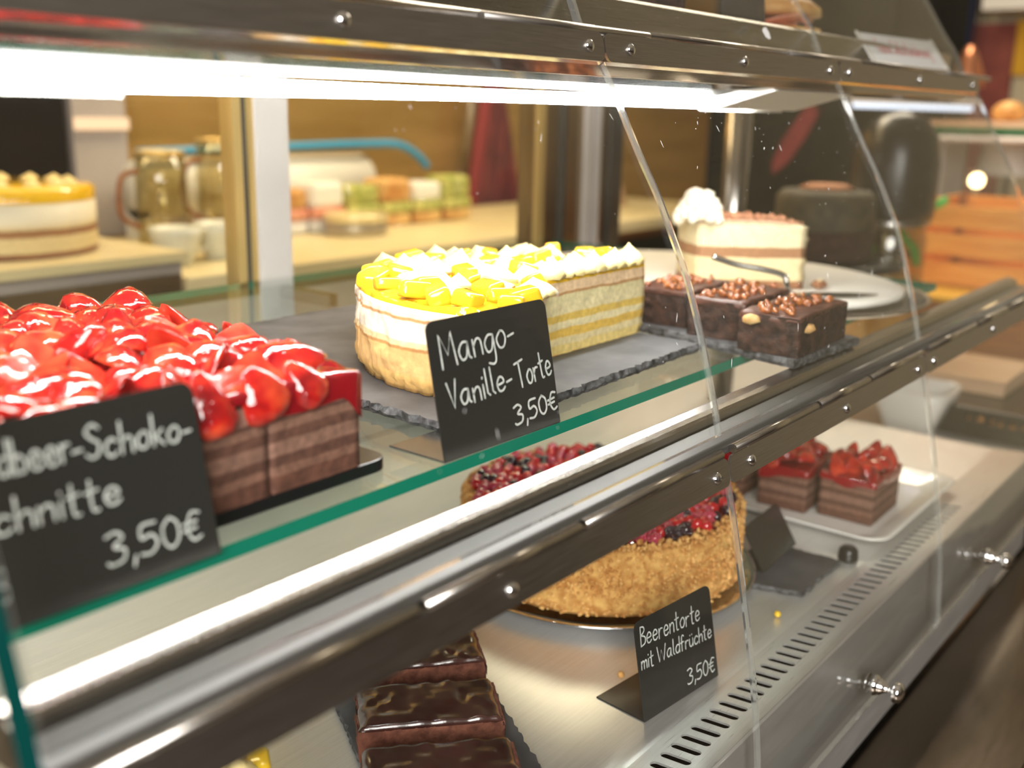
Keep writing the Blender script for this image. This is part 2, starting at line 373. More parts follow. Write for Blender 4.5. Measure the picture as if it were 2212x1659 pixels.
def vnoise(x, y, s=0):
    xi, yi = math.floor(x), math.floor(y); fx, fy = x - xi, y - yi
    fx, fy = fx * fx * (3 - 2 * fx), fy * fy * (3 - 2 * fy)
    a, b, c, d = hash2(xi, yi, s), hash2(xi + 1, yi, s), hash2(xi, yi + 1, s), hash2(xi + 1, yi + 1, s)
    return (a * (1 - fx) + b * fx) * (1 - fy) + (c * (1 - fx) + d * fx) * fy - .5
def ico(sub=1):
    bm = bmesh.new(); bmesh.ops.create_icosphere(bm, subdivisions=sub, radius=1)
    v = np.array([q.co[:] for q in bm.verts]); f = [tuple(x.index for x in q.verts) for q in bm.faces]; bm.free(); return v, f
def scatter(name, pts, radii, mats, parent, sub=1, jitter=.25, mi=None, seed=1, smooth=True):
    rs = np.random.RandomState(seed); v0, f0 = ico(sub); mb = MB()
    for i, (p, r) in enumerate(zip(pts, radii)):
        v = v0 * (1 + jitter * rs.randn(len(v0), 1) * .5) * r * (1 + jitter * rs.randn(3) * .6) + np.array(p)
        mb.add(v, f0, mi[i] if mi is not None else 0, smooth)
    return mb.build(name, mats, parent, recalc=False)
def rounded(w, h, r, n=5, c=(0, 0)):
    out = []
    for cx, cy, a0 in ((w / 2 - r, h / 2 - r, 0), (-w / 2 + r, h / 2 - r, PI / 2), (-w / 2 + r, -h / 2 + r, PI), (w / 2 - r, -h / 2 + r, 1.5 * PI)):
        for k in range(n + 1):
            a = a0 + PI / 2 * k / n; out.append((c[0] + cx + r * math.cos(a), c[1] + cy + r * math.sin(a)))
    return out

# ------------------------------------------------------------------ room shell
fl = MB().box(-3, 6, -3.5, 4, -.05, 0).build('floor', M['floor']); struct(fl)
wb = MB().box(-.6, 5.0, 2.10, 2.2, 0, 2.9).build('wall_back', M['gold_wall']); struct(wb)
wr = MB().box(4.2, 4.3, -2.5, 2.1, 0, 2.9).build('wall_right', M['plaster']); struct(wr)
t = MB().box(4.17, 4.198, 1.03, 1.26, 1.0, 1.73).build('trim_1', M['brick']); struct(t)
t = MB().box(4.17, 4.198, .75, .90, 1.0, 1.70).build('trim_2', M['brick']); struct(t)

# ------------------------------------------------------------------ display case
J = [.1345, .5848, .9775, 1.4365]                     # flap joints along the counter
UP = [(.2885, 1.200), (.292, 1.2147), (.2994, 1.2409), (.3085, 1.270), (.319, 1.299), (.331, 1.324), (.342, 1.346), (.3556, 1.3686), (.367, 1.3885), (.3755, 1.404), (.3905, 1.4300)]
LO = [(.2380, .9267), (.2398, .954), (.2440, .9961), (.2510, 1.0415), (.2580, 1.0763), (.2664, 1.1150), (.2738, 1.1467), (.2800, 1.171)]
TOP = [(.4040, 1.4480), (.4092, 1.4533), (.4207, 1.4782), (.4392, 1.5035), (.4661, 1.5444), (.492, 1.580)]
case = thing('pastry_display_case', 'long steel and clear acrylic refrigerated cake display case with riveted flap rails', 'display case', (.6, .5, .85))
CO = Vector(case.location)
def cpart(mb, name, mats, parent=case, **kw):
    o = mb.build(name, mats, parent, **kw)
    if parent is case: o.location = o.location - CO
    return o
def sheet(prof, x0, x1, th=.0042):
    """bent sheet following prof, thickness to the inside"""
    p = [Vector(q) for q in smoothline(prof, 4)]; outer, inner = [], []
    for i, q in enumerate(p):
        t = (p[min(i + 1, len(p) - 1)] - p[max(i - 1, 0)]).normalized(); nrm = Vector((t.y, -t.x))
        outer.append(q); inner.append(q + nrm * th)
    loop = outer + inner[::-1]; n = len(outer)
    ms = [0] * (n - 1) + [1] + [0] * (n - 1) + [1]
    return MB().prism([tuple(q) for q in loop], x0, x1, 0, ms, 1, smooth=False)
def dome_screw(parent, x, y, z, nrm, r=.0042, slot=False):
    """domed rivet head on a plate facing nrm (Y, Z)"""
    zax = Vector((0, nrm[0], nrm[1])).normalized(); T = Matrix.Translation((x, y, z)) @ zax.to_track_quat('Z', 'Y').to_matrix().to_4x4()
    mb = MB().lathe([(r, 0), (r * 1.0, .0006), (r * .86, .0016), (r * .55, .0024), (r * .2, .0027), (0, .00275)], 20, T)
    if slot: mb.box(-r * .7, r * .7, -.0004, .0004, .0020, .0029, 1, T)
    return mb.build('screw', [M['chrome'], M['dark_metal']], parent)
PLATE_LO = [(.2826, 1.1868), (.2786, 1.1690)]          # outer face of the lower hinge plates (Y, Z), top to bottom
PLATE_UP = [(.3922, 1.4478), (.3884, 1.4300)]
XS = [(.154 + .012, .36, .567), (.6155, .783, .955), (1.0005, 1.2065, 1.408)]
for row, (prof, plate) in enumerate(((UP, PLATE_UP), (LO, PLATE_LO))):
    for i in range(3):
        x0, x1 = J[i] + .0008, J[i + 1] - .0008
        fl_ = cpart(sheet(prof, x0, x1), 'flap_door', [M['acrylic'], M['acrylic_edge']])
        (ya, za), (yb, zb) = plate; nrm = Vector((-(za - zb), (ya - yb))).normalized()
        th = .0016; hw = (x1 - x0) / 2; L = math.hypot(ya - yb, za - zb)
        xax = Vector((1, 0, 0)); vax = Vector((0, ya - yb, za - zb)).normalized(); nax = Vector((0, nrm[0], nrm[1]))
        T = Matrix(((xax.x, vax.x, nax.x, (x0 + x1) / 2), (xax.y, vax.y, nax.y, (ya + yb) / 2), (xax.z, vax.z, nax.z, (za + zb) / 2), (0, 0, 0, 1)))
        mb = MB(); ol = rounded(2 * hw - .0002, L, .0055, 5); n = len(ol)
        lo_ = [T @ Vector((a, b, -th)) for a, b in ol]; hi_ = [T @ Vector((a, b, 0)) for a, b in ol]
        mb.add(lo_ + hi_, [tuple(range(n - 1, -1, -1)), tuple(range(n, 2 * n))] + [(k, (k + 1) % n, n + (k + 1) % n, n + k) for k in range(n)])
        pl = mb.build('hinge_plate', M['steel_plate'], fl_)
        for k, x in enumerate(XS[i]):
            dome_screw(fl_, x, (ya + yb) / 2, (za + zb) / 2 - (.0008 if row else .0), nrm, .0042, slot=(i == 0 and k == 2 and row == 1))
        if row == 1:                                    # chrome pull knob low on the flap
            xk = (.365, .7994, 1.14)[i]; zk = .9420
            T2 = Matrix.Translation((xk, .2392, zk)) @ Matrix.Rotation(PI / 2, 4, 'X')
            pr = [(.0088, 0), (.0090, .0015), (.0078, .0035), (.0070, .0042), (.0066, .0046), (.0068, .0058), (.0042, .0090), (.0028, .0115), (.0028, .014), (.0046, .0158), (.0082, .0166), (.0088, .018), (.0084, .0192), (.0088, .0205), (.0078, .0225), (.0045, .0245), (0, .0252)]
            MB().lathe(pr, 28, T2).build('knob', M['chrome'], fl_)
            MB().lathe([(.0086, 0), (.0084, .001), (0, .001)], 24, Matrix.Translation((xk, .2436, zk)) @ Matrix.Rotation(-PI / 2, 4, 'X')).build('screw', M['chrome'], fl_)
        # fine scratches and scuffs on the sheet
        if row == 0:
            mb = MB(); pp = smoothline(prof, 4); rr = random.Random(30 + i)
            for _ in range((40, 90, 24)[i]):
                k = rr.randrange(6, len(pp) - 4); x = rr.uniform(x0 + .02, x1 - .02) if i != 0 else rr.uniform(x1 - .26, x1 - .01)
                ln = rr.choice((.0005, .0006, .0008, .0008, .001, .002, .003, .006)); a = rr.uniform(.6, 2.4)
                t = (Vector(pp[k + 1]) - Vector(pp[k])).normalized(); nn = Vector((-t.y, t.x))
                q = [Vector((x + ln * u * math.cos(a) + .15 * ln * math.sin(u * 3), pp[k][0] + nn.x * .00008 + t.x * ln * u * math.sin(a), pp[k][1] + nn.y * .00008 + t.y * ln * u * math.sin(a))) for u in (-.5, -.17, .17, .5)]
                mb.tube(q, [.00004, .00015, .00015, .00004], 4)
            sc = mb.build('scratch_marks', M['paper'], fl_); sc['kind'] = 'stuff'
for i in range(3):                                       # top guard panels, bending back over the upper deck
    cpart(sheet(TOP, J[i] + .002, J[i + 1] - .002), 'guard_panel', [M['acrylic'], M['acrylic_edge']])
# middle rail: flange, face, black seal, hinge tube, stop strip
XA, XB = .1345, 1.432
cpart(MB().prism([(.3085, 1.182), (.3122, 1.2002), (.3140, 1.2022), (.3177, 1.2034), (.325, 1.2047), (.327, 1.2025), (.327, 1.182)], XA, XB), 'middle_rail', M['steel'], bevel=.001)
cpart(MB().prism([(.2868, 1.1870), (.2868, 1.1920), (.2890, 1.1945), (.2965, 1.1958), (.310, 1.1958), (.310, 1.184), (.290, 1.184)], XA, XB), 'seal_strip', M['dark_metal'], bevel=.0008)
for i in range(3):
    for (a, b, r) in ((.02, .36, .0031), (.37, .63, .0034), (.64, .98, .0031)):
        w = J[i + 1] - J[i]
        cpart(MB().tube([(J[i] + w * a, .2836, 1.1900), (J[i] + w * b, .2836, 1.1900)], r, 14), 'hinge_tube', M['steel'])
# upper rail
cpart(MB().prism([(.4000, 1.4490), (.4000, 1.4300), (.4065, 1.4215), (.4265, 1.4180), (.4265, 1.449)], XA, XB), 'upper_rail', M['steel_mirror'], bevel=.0006)
for i in range(3):
    w = J[i + 1] - J[i]
    cpart(MB().tube([(J[i] + w * .0, .4000, 1.4505), (J[i] + w * 1.0, .4000, 1.4505)], .0024, 12), 'hinge_tube', M['steel'])
    cpart(MB().tube([(J[i] + w * .74, .3955, 1.4490), (J[min(i + 1, 3)] + .06, .3955, 1.4490)], .0030, 12), 'hinge_tube', M['steel_plate'])
cpart(MB().prism([(.4265, 1.452), (.424, 1.474), (.428, 1.477), (.70, 1.477), (.70, 1.470), (.432, 1.468), (.432, 1.452)], XA, XB - .01), 'upper_deck', M['steel'], bevel=.0006)
# underside: panel coloured dark to mute tube glare, light cover, light tube
cpart(MB().prism([(.427, 1.4225), (.466, 1.4140), (.470, 1.452), (.427, 1.452)], XA, .885), 'canopy_panel', M['canopy'])
cpart(MB().prism([(.407, 1.4200), (.470, 1.4025), (.4715, 1.4130), (.4822, 1.4130), (.483, 1.4010), (.4845, 1.4010), (.4845, 1.452), (.427, 1.452), (.427, 1.4225)], .8855, 1.0636), 'canopy_end', M['lamp_white'], bevel=.001)
cpart(MB().prism([(.4715, 1.4165), (.484, 1.4145), (.484, 1.452), (.4715, 1.452)], XA, .885), 'light_housing', M['lamp_white'])
cpart(MB().tube([(XA + .004, .4765, 1.4080), (.985, .4765, 1.4080)], .0046, 12), 'light_tube', M['led'])
# deck, vent grille with slots, apron, ledge
mb = MB().box(XA, 1.418, .3077, .945, .970, .980); mb.box(XA, 1.418, .3077, .311, .955, .970)
deck = cpart(mb, 'deck_plate', M['steel_deck'])
def grille():
    """slotted sloping strip along the front of the deck"""
    y0, y1, z0, z1 = .2622, .3075, .9842, .9805
    mb = MB(); P = lambda x, u: (x, y0 + (y1 - y0) * u, z0 + (z1 - z0) * u)
    pitch, w, ua, ub = .01381, .0066, .28, .80
    x = XA; xs0 = .1422; nx = int((1.176 - xs0) / pitch)
    mb.add([P(x, 0), P(x, ua), P(1.418, ua), P(1.418, 0)], [(0, 3, 2, 1)])
    mb.add([P(x, ub), P(x, 1), P(1.418, 1), P(1.418, ub)], [(0, 3, 2, 1)])
    edges = []
    dep = Vector((0, .0, -.0016)); r = w / 2
    mb.add([P(x, ua), P(xs0, ua), P(xs0, ub), P(x, ub)], [(0, 1, 2, 3)])
    for k in range(nx):
        a = xs0 + k * pitch; c = a + pitch / 2
        L = math.hypot(y1 - y0, z1 - z0); du = r / L
        ring = []
        for j in range(9):
            t = PI + PI * j / 8; ring.append(P(c + r * math.cos(t), ua + du + .012 + du * math.sin(t)))
        for j in range(9):
            t = PI * j / 8; ring.append(P(c + r * math.cos(t), ub - du - .012 + du * math.sin(t)))
        n = len(ring)                                    # ring starts at left of the lower arc, runs counter-clockwise
        lo_, hi_ = ring[:9], ring[9:]
        b0 = [P(a, ua)] + [P(a + pitch * j / 8, ua) for j in range(0, 9)]
        for j in range(8):
            mb.add([P(a + pitch * j / 8, ua), P(a + pitch * (j + 1) / 8, ua), lo_[j + 1], lo_[j]], [(0, 1, 2, 3)])
            mb.add([P(a + pitch * (8 - j) / 8, ub), P(a + pitch * (7 - j) / 8, ub), hi_[j + 1], hi_[j]], [(0, 1, 2, 3)])
        mb.add([P(a, ua), lo_[0], hi_[8], P(a, ub)], [(0, 1, 2, 3)])
        mb.add([P(a + pitch, ua), P(a + pitch, ub), hi_[0], lo_[8]], [(0, 1, 2, 3)])
        low = [tuple(Vector(q) + dep) for q in ring]
        for j in range(n):
            jj = (j + 1) % n; mb.add([ring[j], ring[jj], low[jj], low[j]], [(0, 1, 2, 3)])
    a = xs0 + nx * pitch
    mb.add([P(a, ua), P(1.418, ua), P(1.418, ub), P(a, ub)], [(0, 1, 2, 3)])
    return mb
gr = cpart(grille(), 'vent_grille', M['steel_grille'])
cpart(MB().box(XA, 1.418, .264, .307, .955, .968), 'vent_channel', M['pitch'])  # near-black block painting the shade seen through the slots
cpart(MB().prism([(.2624, .9842), (.2600, .9832), (.2560, .925), (.2560, .858), (.2630, .858)], XA, 1.418), 'front_apron', M['steel_apron'], bevel=.0006)
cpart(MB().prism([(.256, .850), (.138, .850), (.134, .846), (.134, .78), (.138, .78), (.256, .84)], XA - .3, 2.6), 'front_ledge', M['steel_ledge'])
cpart(MB().prism([(.256, .84), (.256, 0), (.93, 0), (.93, .955), (.32, .955), (.32, .84)], XA, 1.418), 'base_cabinet', M['steel_plate'])
# end glass, rear frame, posts
ep = [(y, z) for y, z in smoothline(UP, 3)] + [(.405, 1.449), (.93, 1.449), (.93, .9267)]
lo_p = smoothline(LO, 3)
cpart(MB().prism(ep + lo_p, .1265, .1330, 0, [1] * (len(smoothline(UP, 3))) + [0] * 3 + [1] * len(lo_p), 0), 'end_glass', [M['rear_glass'], M['end_edge']])
cpart(MB().box(.742, .7895, .949, .985, .98, 1.47), 'rear_post', M['alu'], bevel=.002)
cpart(MB().box(.7150, .7265, .952, .975, .98, 1.47), 'sliding_door_frame', M['gold_edge'])
cpart(MB().box(.7265, .7345, .955, .97, .98, 1.47), 'sliding_door_frame', M['dark_metal'])
cpart(MB().box(.7345, .742, .952, .975, .98, 1.47), 'sliding_door_frame', M['gold_edge'])
rp = cpart(MB().box(1.262, 1.480, .952, .99, .98, 1.47), 'rear_corner_panel', M['bronze'])
for a, b, mm in ((1.252, 1.268, 'gold_edge'), (1.315, 1.322, 'dark_metal'), (1.377, 1.391, 'alu'), (1.404, 1.416, 'alu')):
    MB().box(a, b, .944, .9525, .98, 1.47).build('sliding_door_rail', M[mm], rp)
cpart(MB().box(1.448, 1.480, .944, .9525, .98, 1.47), 'sliding_door_frame', M['dark_metal'])
cpart(MB().box(.80, 1.25, .958, .962, .98, 1.46), 'sliding_glass', M['rear_glass'])
cpart(MB().box(XA, .715, .958, .962, .98, 1.46), 'sliding_glass', M['rear_glass'])
cpart(MB().box(XA, 1.43, .9465, .9485, .981, 1.190), 'rear_lower_panel', M['alu'])
cpart(MB().box(XA, 1.43, .94, .99, 1.455, 1.49), 'rear_header', M['steel'])
cpart(MB().tube([(1.402, .70, .98), (1.402, .70, 1.47)], .0185, 24), 'support_post', M['steel'])

# glass shelf on its own brackets
sh = thing('glass_shelf', 'thick green-edged glass shelf across the middle of the case', 'shelf', (.76, .66, 1.197))
o = MB().box(.155 - .76, 1.30 - .76, .3725 - .66, .952 - .66, 0, .008).build('glass_pane', [M['glass'], M['glass_edge']], sh)
for p in o.data.polygons:
    if abs(p.normal.z) < .5: p.material_index = 1
for x in (.30, .77, 1.25):
    MB().box(x - .76 - .006, x - .76 + .006, .20, .284, -.014, -.0002).build('shelf_bracket', M['steel'], sh)

# ------------------------------------------------------------------ handwriting
G = {'M': [[(0, 0), (.05, 1), (.3, .35), (.55, 1), (.62, 0)]],
     'a': [[(.42, .5), (.2, .52), (.02, .3), (.1, .03), (.3, .08), (.42, .45)], [(.42, .5), (.42, .1), (.5, 0)]],
     'n': [[(.02, .5), (.02, 0)], [(.02, .3), (.2, .5), (.36, .42), (.38, 0)]],
     'g': [[(.42, .5), (.2, .52), (.02, .3), (.1, .03), (.3, .08), (.42, .45)], [(.42, .5), (.42, -.2), (.3, -.38), (.08, -.32)]],
     'o': [[(.22, .52), (.02, .3), (.1, .03), (.3, .02), (.42, .25), (.36, .47), (.22, .52)]],
     '-': [[(0, .27), (.28, .31)]], 'V': [[(0, .95), (.22, 0), (.44, 1)]], 'i': [[(.05, .5), (.05, 0)], [(.05, .74), (.06, .77)]],
     'l': [[(.05, 1), (.05, .1), (.15, 0)]], 'e': [[(.04, .25), (.38, .3), (.34, .48), (.18, .52), (.03, .3), (.1, .03), (.28, 0), (.42, .1)]],
     'T': [[(0, .93), (.62, 1)], [(.3, .97), (.32, 0)]], 'r': [[(.02, .5), (.02, 0)], [(.02, .28), (.15, .48), (.32, .48)]],
     't': [[(.15, .95), (.15, .08), (.3, 0)], [(0, .58), (.34, .63)]],
     '3': [[(.02, .92), (.25, 1), (.4, .8), (.18, .55), (.42, .4), (.36, .08), (.1, 0), (0, .08)]], ',': [[(.1, .08), (.04, -.22)]],
     '5': [[(.42, .98), (.08, .95), (.05, .55), (.3, .6), (.42, .3), (.25, .02), (0, .05)]],
     '0': [[(.22, 1), (.03, .7), (.05, .2), (.22, 0), (.4, .25), (.4, .75), (.22, 1)]],
     '€': [[(.45, .9), (.25, .95), (.12, .6), (.12, .3), (.25, .02), (.45, .1)], [(0, .6), (.36, .64)], [(0, .38), (.34, .42)]],
     'S': [[(.45, .88), (.25, 1), (.05, .8), (.2, .58), (.42, .4), (.36, .08), (.15, 0), (0, .12)]],
     's': [[(.34, .45), (.18, .52), (.05, .4), (.3, .2), (.2, 0), (0, .06)]],
     'c': [[(.4, .42), (.22, .52), (.03, .3), (.1, .03), (.28, 0), (.4, .1)]],
     'h': [[(.02, 1), (.02, 0)], [(.02, .3), (.2, .5), (.36, .42), (.38, 0)]], 'k': [[(.02, 1), (.02, 0)], [(.35, .5), (.04, .25)], [(.1, .28), (.38, 0)]],
     'K': [[(.02, 1), (.02, 0)], [(.42, 1), (.04, .5)], [(.1, .55), (.46, 0)]],
     'd': [[(.42, .45), (.2, .52), (.02, .3), (.1, .03), (.3, .04), (.42, .3)], [(.42, 1), (.42, 0)]],
     'b': [[(.02, 1), (.02, 0)], [(.02, .4), (.2, .52), (.4, .3), (.3, .03), (.04, .05)]],
     'E': [[(.45, 1), (.05, 1)], [(.05, 1), (.05, 0)], [(.05, 0), (.45, 0)], [(.05, .5), (.4, .52)]],
     'B': [[(.05, 0), (.05, 1)], [(.05, 1), (.32, .95), (.36, .75), (.08, .55)], [(.08, .55), (.42, .42), (.4, .12), (.05, 0)]],
     'm': [[(0, .5), (0, 0)], [(0, .3), (.14, .5), (.25, .42), (.26, 0)], [(.26, .3), (.4, .5), (.51, .42), (.52, 0)]],
     'W': [[(0, 1), (.20, 0), (.42, .72), (.64, 0), (.86, 1)]], 'f': [[(.36, .92), (.24, 1), (.13, .8), (.13, 0)], [(0, .53), (.3, .57)]],
     'u': [[(.02, .5), (.04, .1), (.2, 0), (.36, .15), (.38, .5)], [(.38, .5), (.4, 0)]]}
G['ü'] = G['u'] + [[(.1, .72), (.11, .75)], [(.3, .74), (.31, .77)]]
STRAIGHT = set('MVTWEKkl')
def adv(c): return .30 if c == ' ' else max(p[0] for s_ in G[c] for p in s_) + .13
def write(mb, text, u0, v0, u1, v1, h, pen, z=.0002, n=6, jit=.03, seed=0):
    rr = random.Random(seed); tot = sum(adv(c) for c in text) - .13; kx = (math.hypot(u1 - u0, v1 - v0)) / tot
    ang = math.atan2(v1 - v0, u1 - u0); x = 0
    for c in text:
        if c != ' ':
            dy = rr.uniform(-jit, jit)
            for st in G[c]:
                pts = st if (c in STRAIGHT or len(st) < 3) else smoothline(st, 6)
                q = []
                for a, b in pts:
                    X, Y = (x + a) * kx, (b + dy) * h
                    q.append(Vector((u0 + X * math.cos(ang) - Y * math.sin(ang), v0 + X * math.sin(ang) + Y * math.cos(ang), z)))
                ribbon(mb, q, pen)
        x += adv(c)
def ribbon(mb, q, w):
    """flat rounded pen stroke in the plane of the card"""
    n = len(q); L, Rr = [], []
    for i in range(n):
        t = (q[min(i + 1, n - 1)] - q[max(i - 1, 0)])
        t = t.normalized() if t.length > 1e-9 else Vector((1, 0, 0)); nn = Vector((-t.y, t.x, 0)) * w / 2
        L.append(q[i] + nn); Rr.append(q[i] - nn)
    v = L + Rr; mb.add(v, [(i, n + i, n + i + 1, i + 1) for i in range(n - 1)])
    for c in (q[0], q[-1]):
        mb.add([c + Vector((math.cos(k * PI / 4), math.sin(k * PI / 4), 0)) * w / 2 for k in range(8)], [tuple(range(8))])
def price_card(label, loc, rotz, Wd, Hh, lines, pen, tilt=.2, foot=.045, cat='price card', writing=True):
    """bent black card: upright face with hand lettering, foot folded to the back"""
    t = thing('price_card', label, cat, loc, rotz, None)
    ol = []; r = .006
    for (a, b) in ((0, 0), (Wd, 0)): ol.append((a, b))
    for k in range(6): ol.append((Wd - r + r * math.cos(k * PI / 10), Hh - r + r * math.sin(k * PI / 10)))
    for k in range(6): ol.append((r - r * math.sin(k * PI / 10), Hh - r + r * math.cos(k * PI / 10)))
    mb = MB(); n = len(ol); th = .0009
    mb.add([(a, b, 0) for a, b in ol] + [(a, b, -th) for a, b in ol], [tuple(range(n)), tuple(range(2 * n - 1, n - 1, -1))] + [(k, (k + 1) % n, n + (k + 1) % n, n + k) for k in range(n)])
    f = mb.build('card_face', M['card'], t, rot=(PI / 2 - tilt, 0, 0), loc=(0, 0, .0005))
    fo = MB().prism([(0, 0), (.003, -.0), (foot, 0), (foot, .0009), (.001, .0009)], 0, Wd).build('card_foot', M['card'], t, bevel=.0003)
    if lines:
        tx = MB()
        for i, (s_, u0, v0, u1, v1, h) in enumerate(lines): write(tx, s_, u0, v0, u1, v1, h, pen, seed=i + 1)
        tx.build('chalk_lettering', M['chalk'], f, recalc=False)
    return t
ZS = 1.205
price_card('black price card lettered Mango-Vanille-Torte standing before the yellow torte', (.4150, .3735, ZS), -.012, .1092, .0800,
           [('Mango-', .0090, .0525, .0745, .0570, .0195), ('Vanille-', .0105, .0280, .0670, .0310, .0160), ('Torte', .0720, .0290, .1065, .0320, .0165), ('3,50€', .0650, .0075, .1075, .0095, .0118)], .00145)
price_card('black price card lettered Erdbeer-Schoko-Schnitte standing before the red strawberry slab', (.1500, .3670, ZS), .0, .1088, .0782,
           [('Erdbeer', .0085, .0575, .0492, .0570, .0135), ('-Schoko-', .0500, .0560, .1040, .0530, .0132), ('Schnitte', .0050, .0365, .0665, .0350, .0130), ('3,50€', .0560, .0110, .1005, .0095, .0130)], .00120)
price_card('black price card lettered Beerentorte mit Waldfrüchte standing on the lower steel deck', (.5750, .3262, .9801), -.105, .0925, .0728,
           [('Beerentorte', .0045, .0545, .0760, .0500, .0140), ('mit Waldfrüchte', .0030, .0375, .0885, .0325, .0115), ('3,50€', .0535, .0075, .0880, .0050, .0115)], .00105)

# ------------------------------------------------------------------ food on the glass shelf
def slab_board(name, label, cat, corners, z0, z1, rough=True, seed=3, mats=None, group=None):
    """natural slate with a chipped edge"""
    rr = random.Random(seed); ring = []
    n = len(corners)
    for i in range(n):
        a, b = Vector(corners[i]), Vector(corners[(i + 1) % n]); L = (b - a).length; k = max(2, int(L / .004))
        nn = Vector(((b - a).y, -(b - a).x)).normalized()
        for j in range(k):
            ring.append(a.lerp(b, j / k) + nn * (rr.uniform(-.0016, .0010) if rough else 0))
    c = sum((Vector(p) for p in corners), Vector((0, 0))) / n
    N_ = len(ring); mb = MB()
    top = [(p.x, p.y, z1) for p in (c + (q - c) * (1 - .018 * (rr.random() if rough else 0)) for q in ring)]
    mid = [(p.x, p.y, z0 + (z1 - z0) * rr.uniform(.35, .6)) for p in ring]
    bot = [(p.x, p.y, z0) for p in (c + (q - c) * .985 for q in ring)]
    mb.add(top, [tuple(range(N_))], 0); mb.add(bot, [tuple(range(N_ - 1, -1, -1))], 0)
    for A, B in ((bot, mid), (mid, top)):
        mb.add(A + B, [(i, (i + 1) % N_, N_ + (i + 1) % N_, N_ + i) for i in range(N_)], 1)
    o = mb.build(name, mats or [M['slate'], M['slate_edge']])
    return tag(o, label, cat, group)
slab_board('slate_board', 'rough black slate board under the yellow mango torte', 'slate', [(.452, .3945), (.770, .404), (.775, .74), (.470, .74)], ZS + .0002, ZS + .0075, seed=4)
slab_board('slate_board', 'black slate board under the nut brownies', 'slate', [(.764, .3190), (.888, .3135), (.915, .40), (.905, .515), (.810, .515)], ZS + .0002, ZS + .0075, seed=5)
tr = MB().prism([(a, b) for a, b in rounded(.235, .262, .012, 5, (.2725, .5215))], ZS + .0002, ZS + .0075, axis='Z').build('serving_board', M['black'], bevel=.001)
tag(tr, 'smooth black serving board under the strawberry slab', 'board')

def half_berry(seed, L=.017, Wr=.0115):
    """strawberry half: pointed drop cut lengthwise, pale flat cut face"""
    rr = random.Random(seed); mb = MB(); n = 16; prof = [(.0, 0), (.70, .05), (.98, .20), (1.0, .36), (.86, .56), (.60, .76), (.28, .93), (0, 1.0)]
    vs = []
    for r, z in prof:
        for k in range(n + 1):
            a = PI * k / n; q = 1 + .06 * math.sin(3 * a + seed) + .03 * math.sin(5 * a + 9 * z + seed * 2) + rr.uniform(-.02, .02)
            vs.append((Wr * r * math.cos(a) * q, (z - .45) * L * 1.5, Wr * r * math.sin(a) * q * .95))
    f = []
    for i in range(len(prof) - 1):
        for k in range(n): f.append((i * (n + 1) + k, i * (n + 1) + k + 1, (i + 1) * (n + 1) + k + 1, (i + 1) * (n + 1) + k))
    mb.add(vs, f, 0, True)
    ed = [i * (n + 1) for i in range(len(prof))] + [i * (n + 1) + n for i in range(len(prof) - 2, 0, -1)]
    mb.add([vs[i] for i in ed], [tuple(range(len(ed)))], 1, False)
    o = mb.build('strawberry_half', [M['strawberry'], M['strawberry_cut']], bevel=.0012, seg=2)
    me = o.data; bpy.data.objects.remove(o); return me
HB = [half_berry(s_, L, w) for s_, L, w in ((1, .0190, .0112), (2, .0205, .0122), (3, .0165, .0108), (4, .0215, .0115), (5, .0175, .0125))]
def top_surface(x0, x1, y0, y1, z, amp, nx, ny, seed, skirt, drip=.0):
    """uneven glaze sheet with a skirt hanging over the rim"""
    mb = MB(); P = []
    for j in range(ny + 1):
        for i in range(nx + 1):
            x, y = x0 + (x1 - x0) * i / nx, y0 + (y1 - y0) * j / ny
            P.append((x, y, z + amp * 2 * vnoise(x * 60, y * 60, seed) + amp * vnoise(x * 140, y * 140, seed + 1)))
    mb.add(P, [(j * (nx + 1) + i, j * (nx + 1) + i + 1, (j + 1) * (nx + 1) + i + 1, (j + 1) * (nx + 1) + i) for j in range(ny) for i in range(nx)], 0, True)
    rim = [j * 0 + i for i in range(nx + 1)] + [j * (nx + 1) + nx for j in range(1, ny + 1)] + [ny * (nx + 1) + i for i in range(nx - 1, -1, -1)] + [j * (nx + 1) for j in range(ny - 1, 0, -1)]
    cx, cy = (x0 + x1) / 2, (y0 + y1) / 2
    up_ = [P[k] for k in rim]; out = []; dn = []
    for k, p in enumerate(up_):
        s_ = skirt + drip * max(0, vnoise(p[0] * 45, p[1] * 45, seed + 7) * 2 + .25)
        ox = (.0012 if p[0] > x1 - 1e-6 else -.0012 if p[0] < x0 + 1e-6 else 0); oy = (.0012 if p[1] > y1 - 1e-6 else -.0012 if p[1] < y0 + 1e-6 else 0)
        out.append((p[0] + ox, p[1] + oy, p[2] - .002)); dn.append((p[0] + ox * .9, p[1] + oy * .9, min(p[2] - .003, z - s_)))
    m = len(up_)
    mb.add(up_ + out, [(k, (k + 1) % m, m + (k + 1) % m, m + k) for k in range(m)], 0, True)
    mb.add(out + dn, [(k, (k + 1) % m, m + (k + 1) % m, m + k) for k in range(m)], 0, True)
    return mb
def berries_on(parent, spots, z, rr, scale=1.0, up_bias=.75):
    for (x, y) in spots:
        me = rr.choice(HB); o = link('strawberry_half', me, parent)
        s_ = scale * rr.uniform(.78, 1.12); o.scale = (s_ * rr.uniform(.85, 1.15), s_, s_ * rr.uniform(.8, 1.05))
        fl = rr.random()
        rx = rr.uniform(-.35, .35) if fl < up_bias else rr.choice((rr.uniform(.8, 1.35), rr.uniform(2.1, 2.7)))
        o.rotation_euler = (rx, rr.uniform(-.5, .5), rr.uniform(0, 2 * PI)); o.location = (x, y, z + rr.uniform(-.001, .0025))
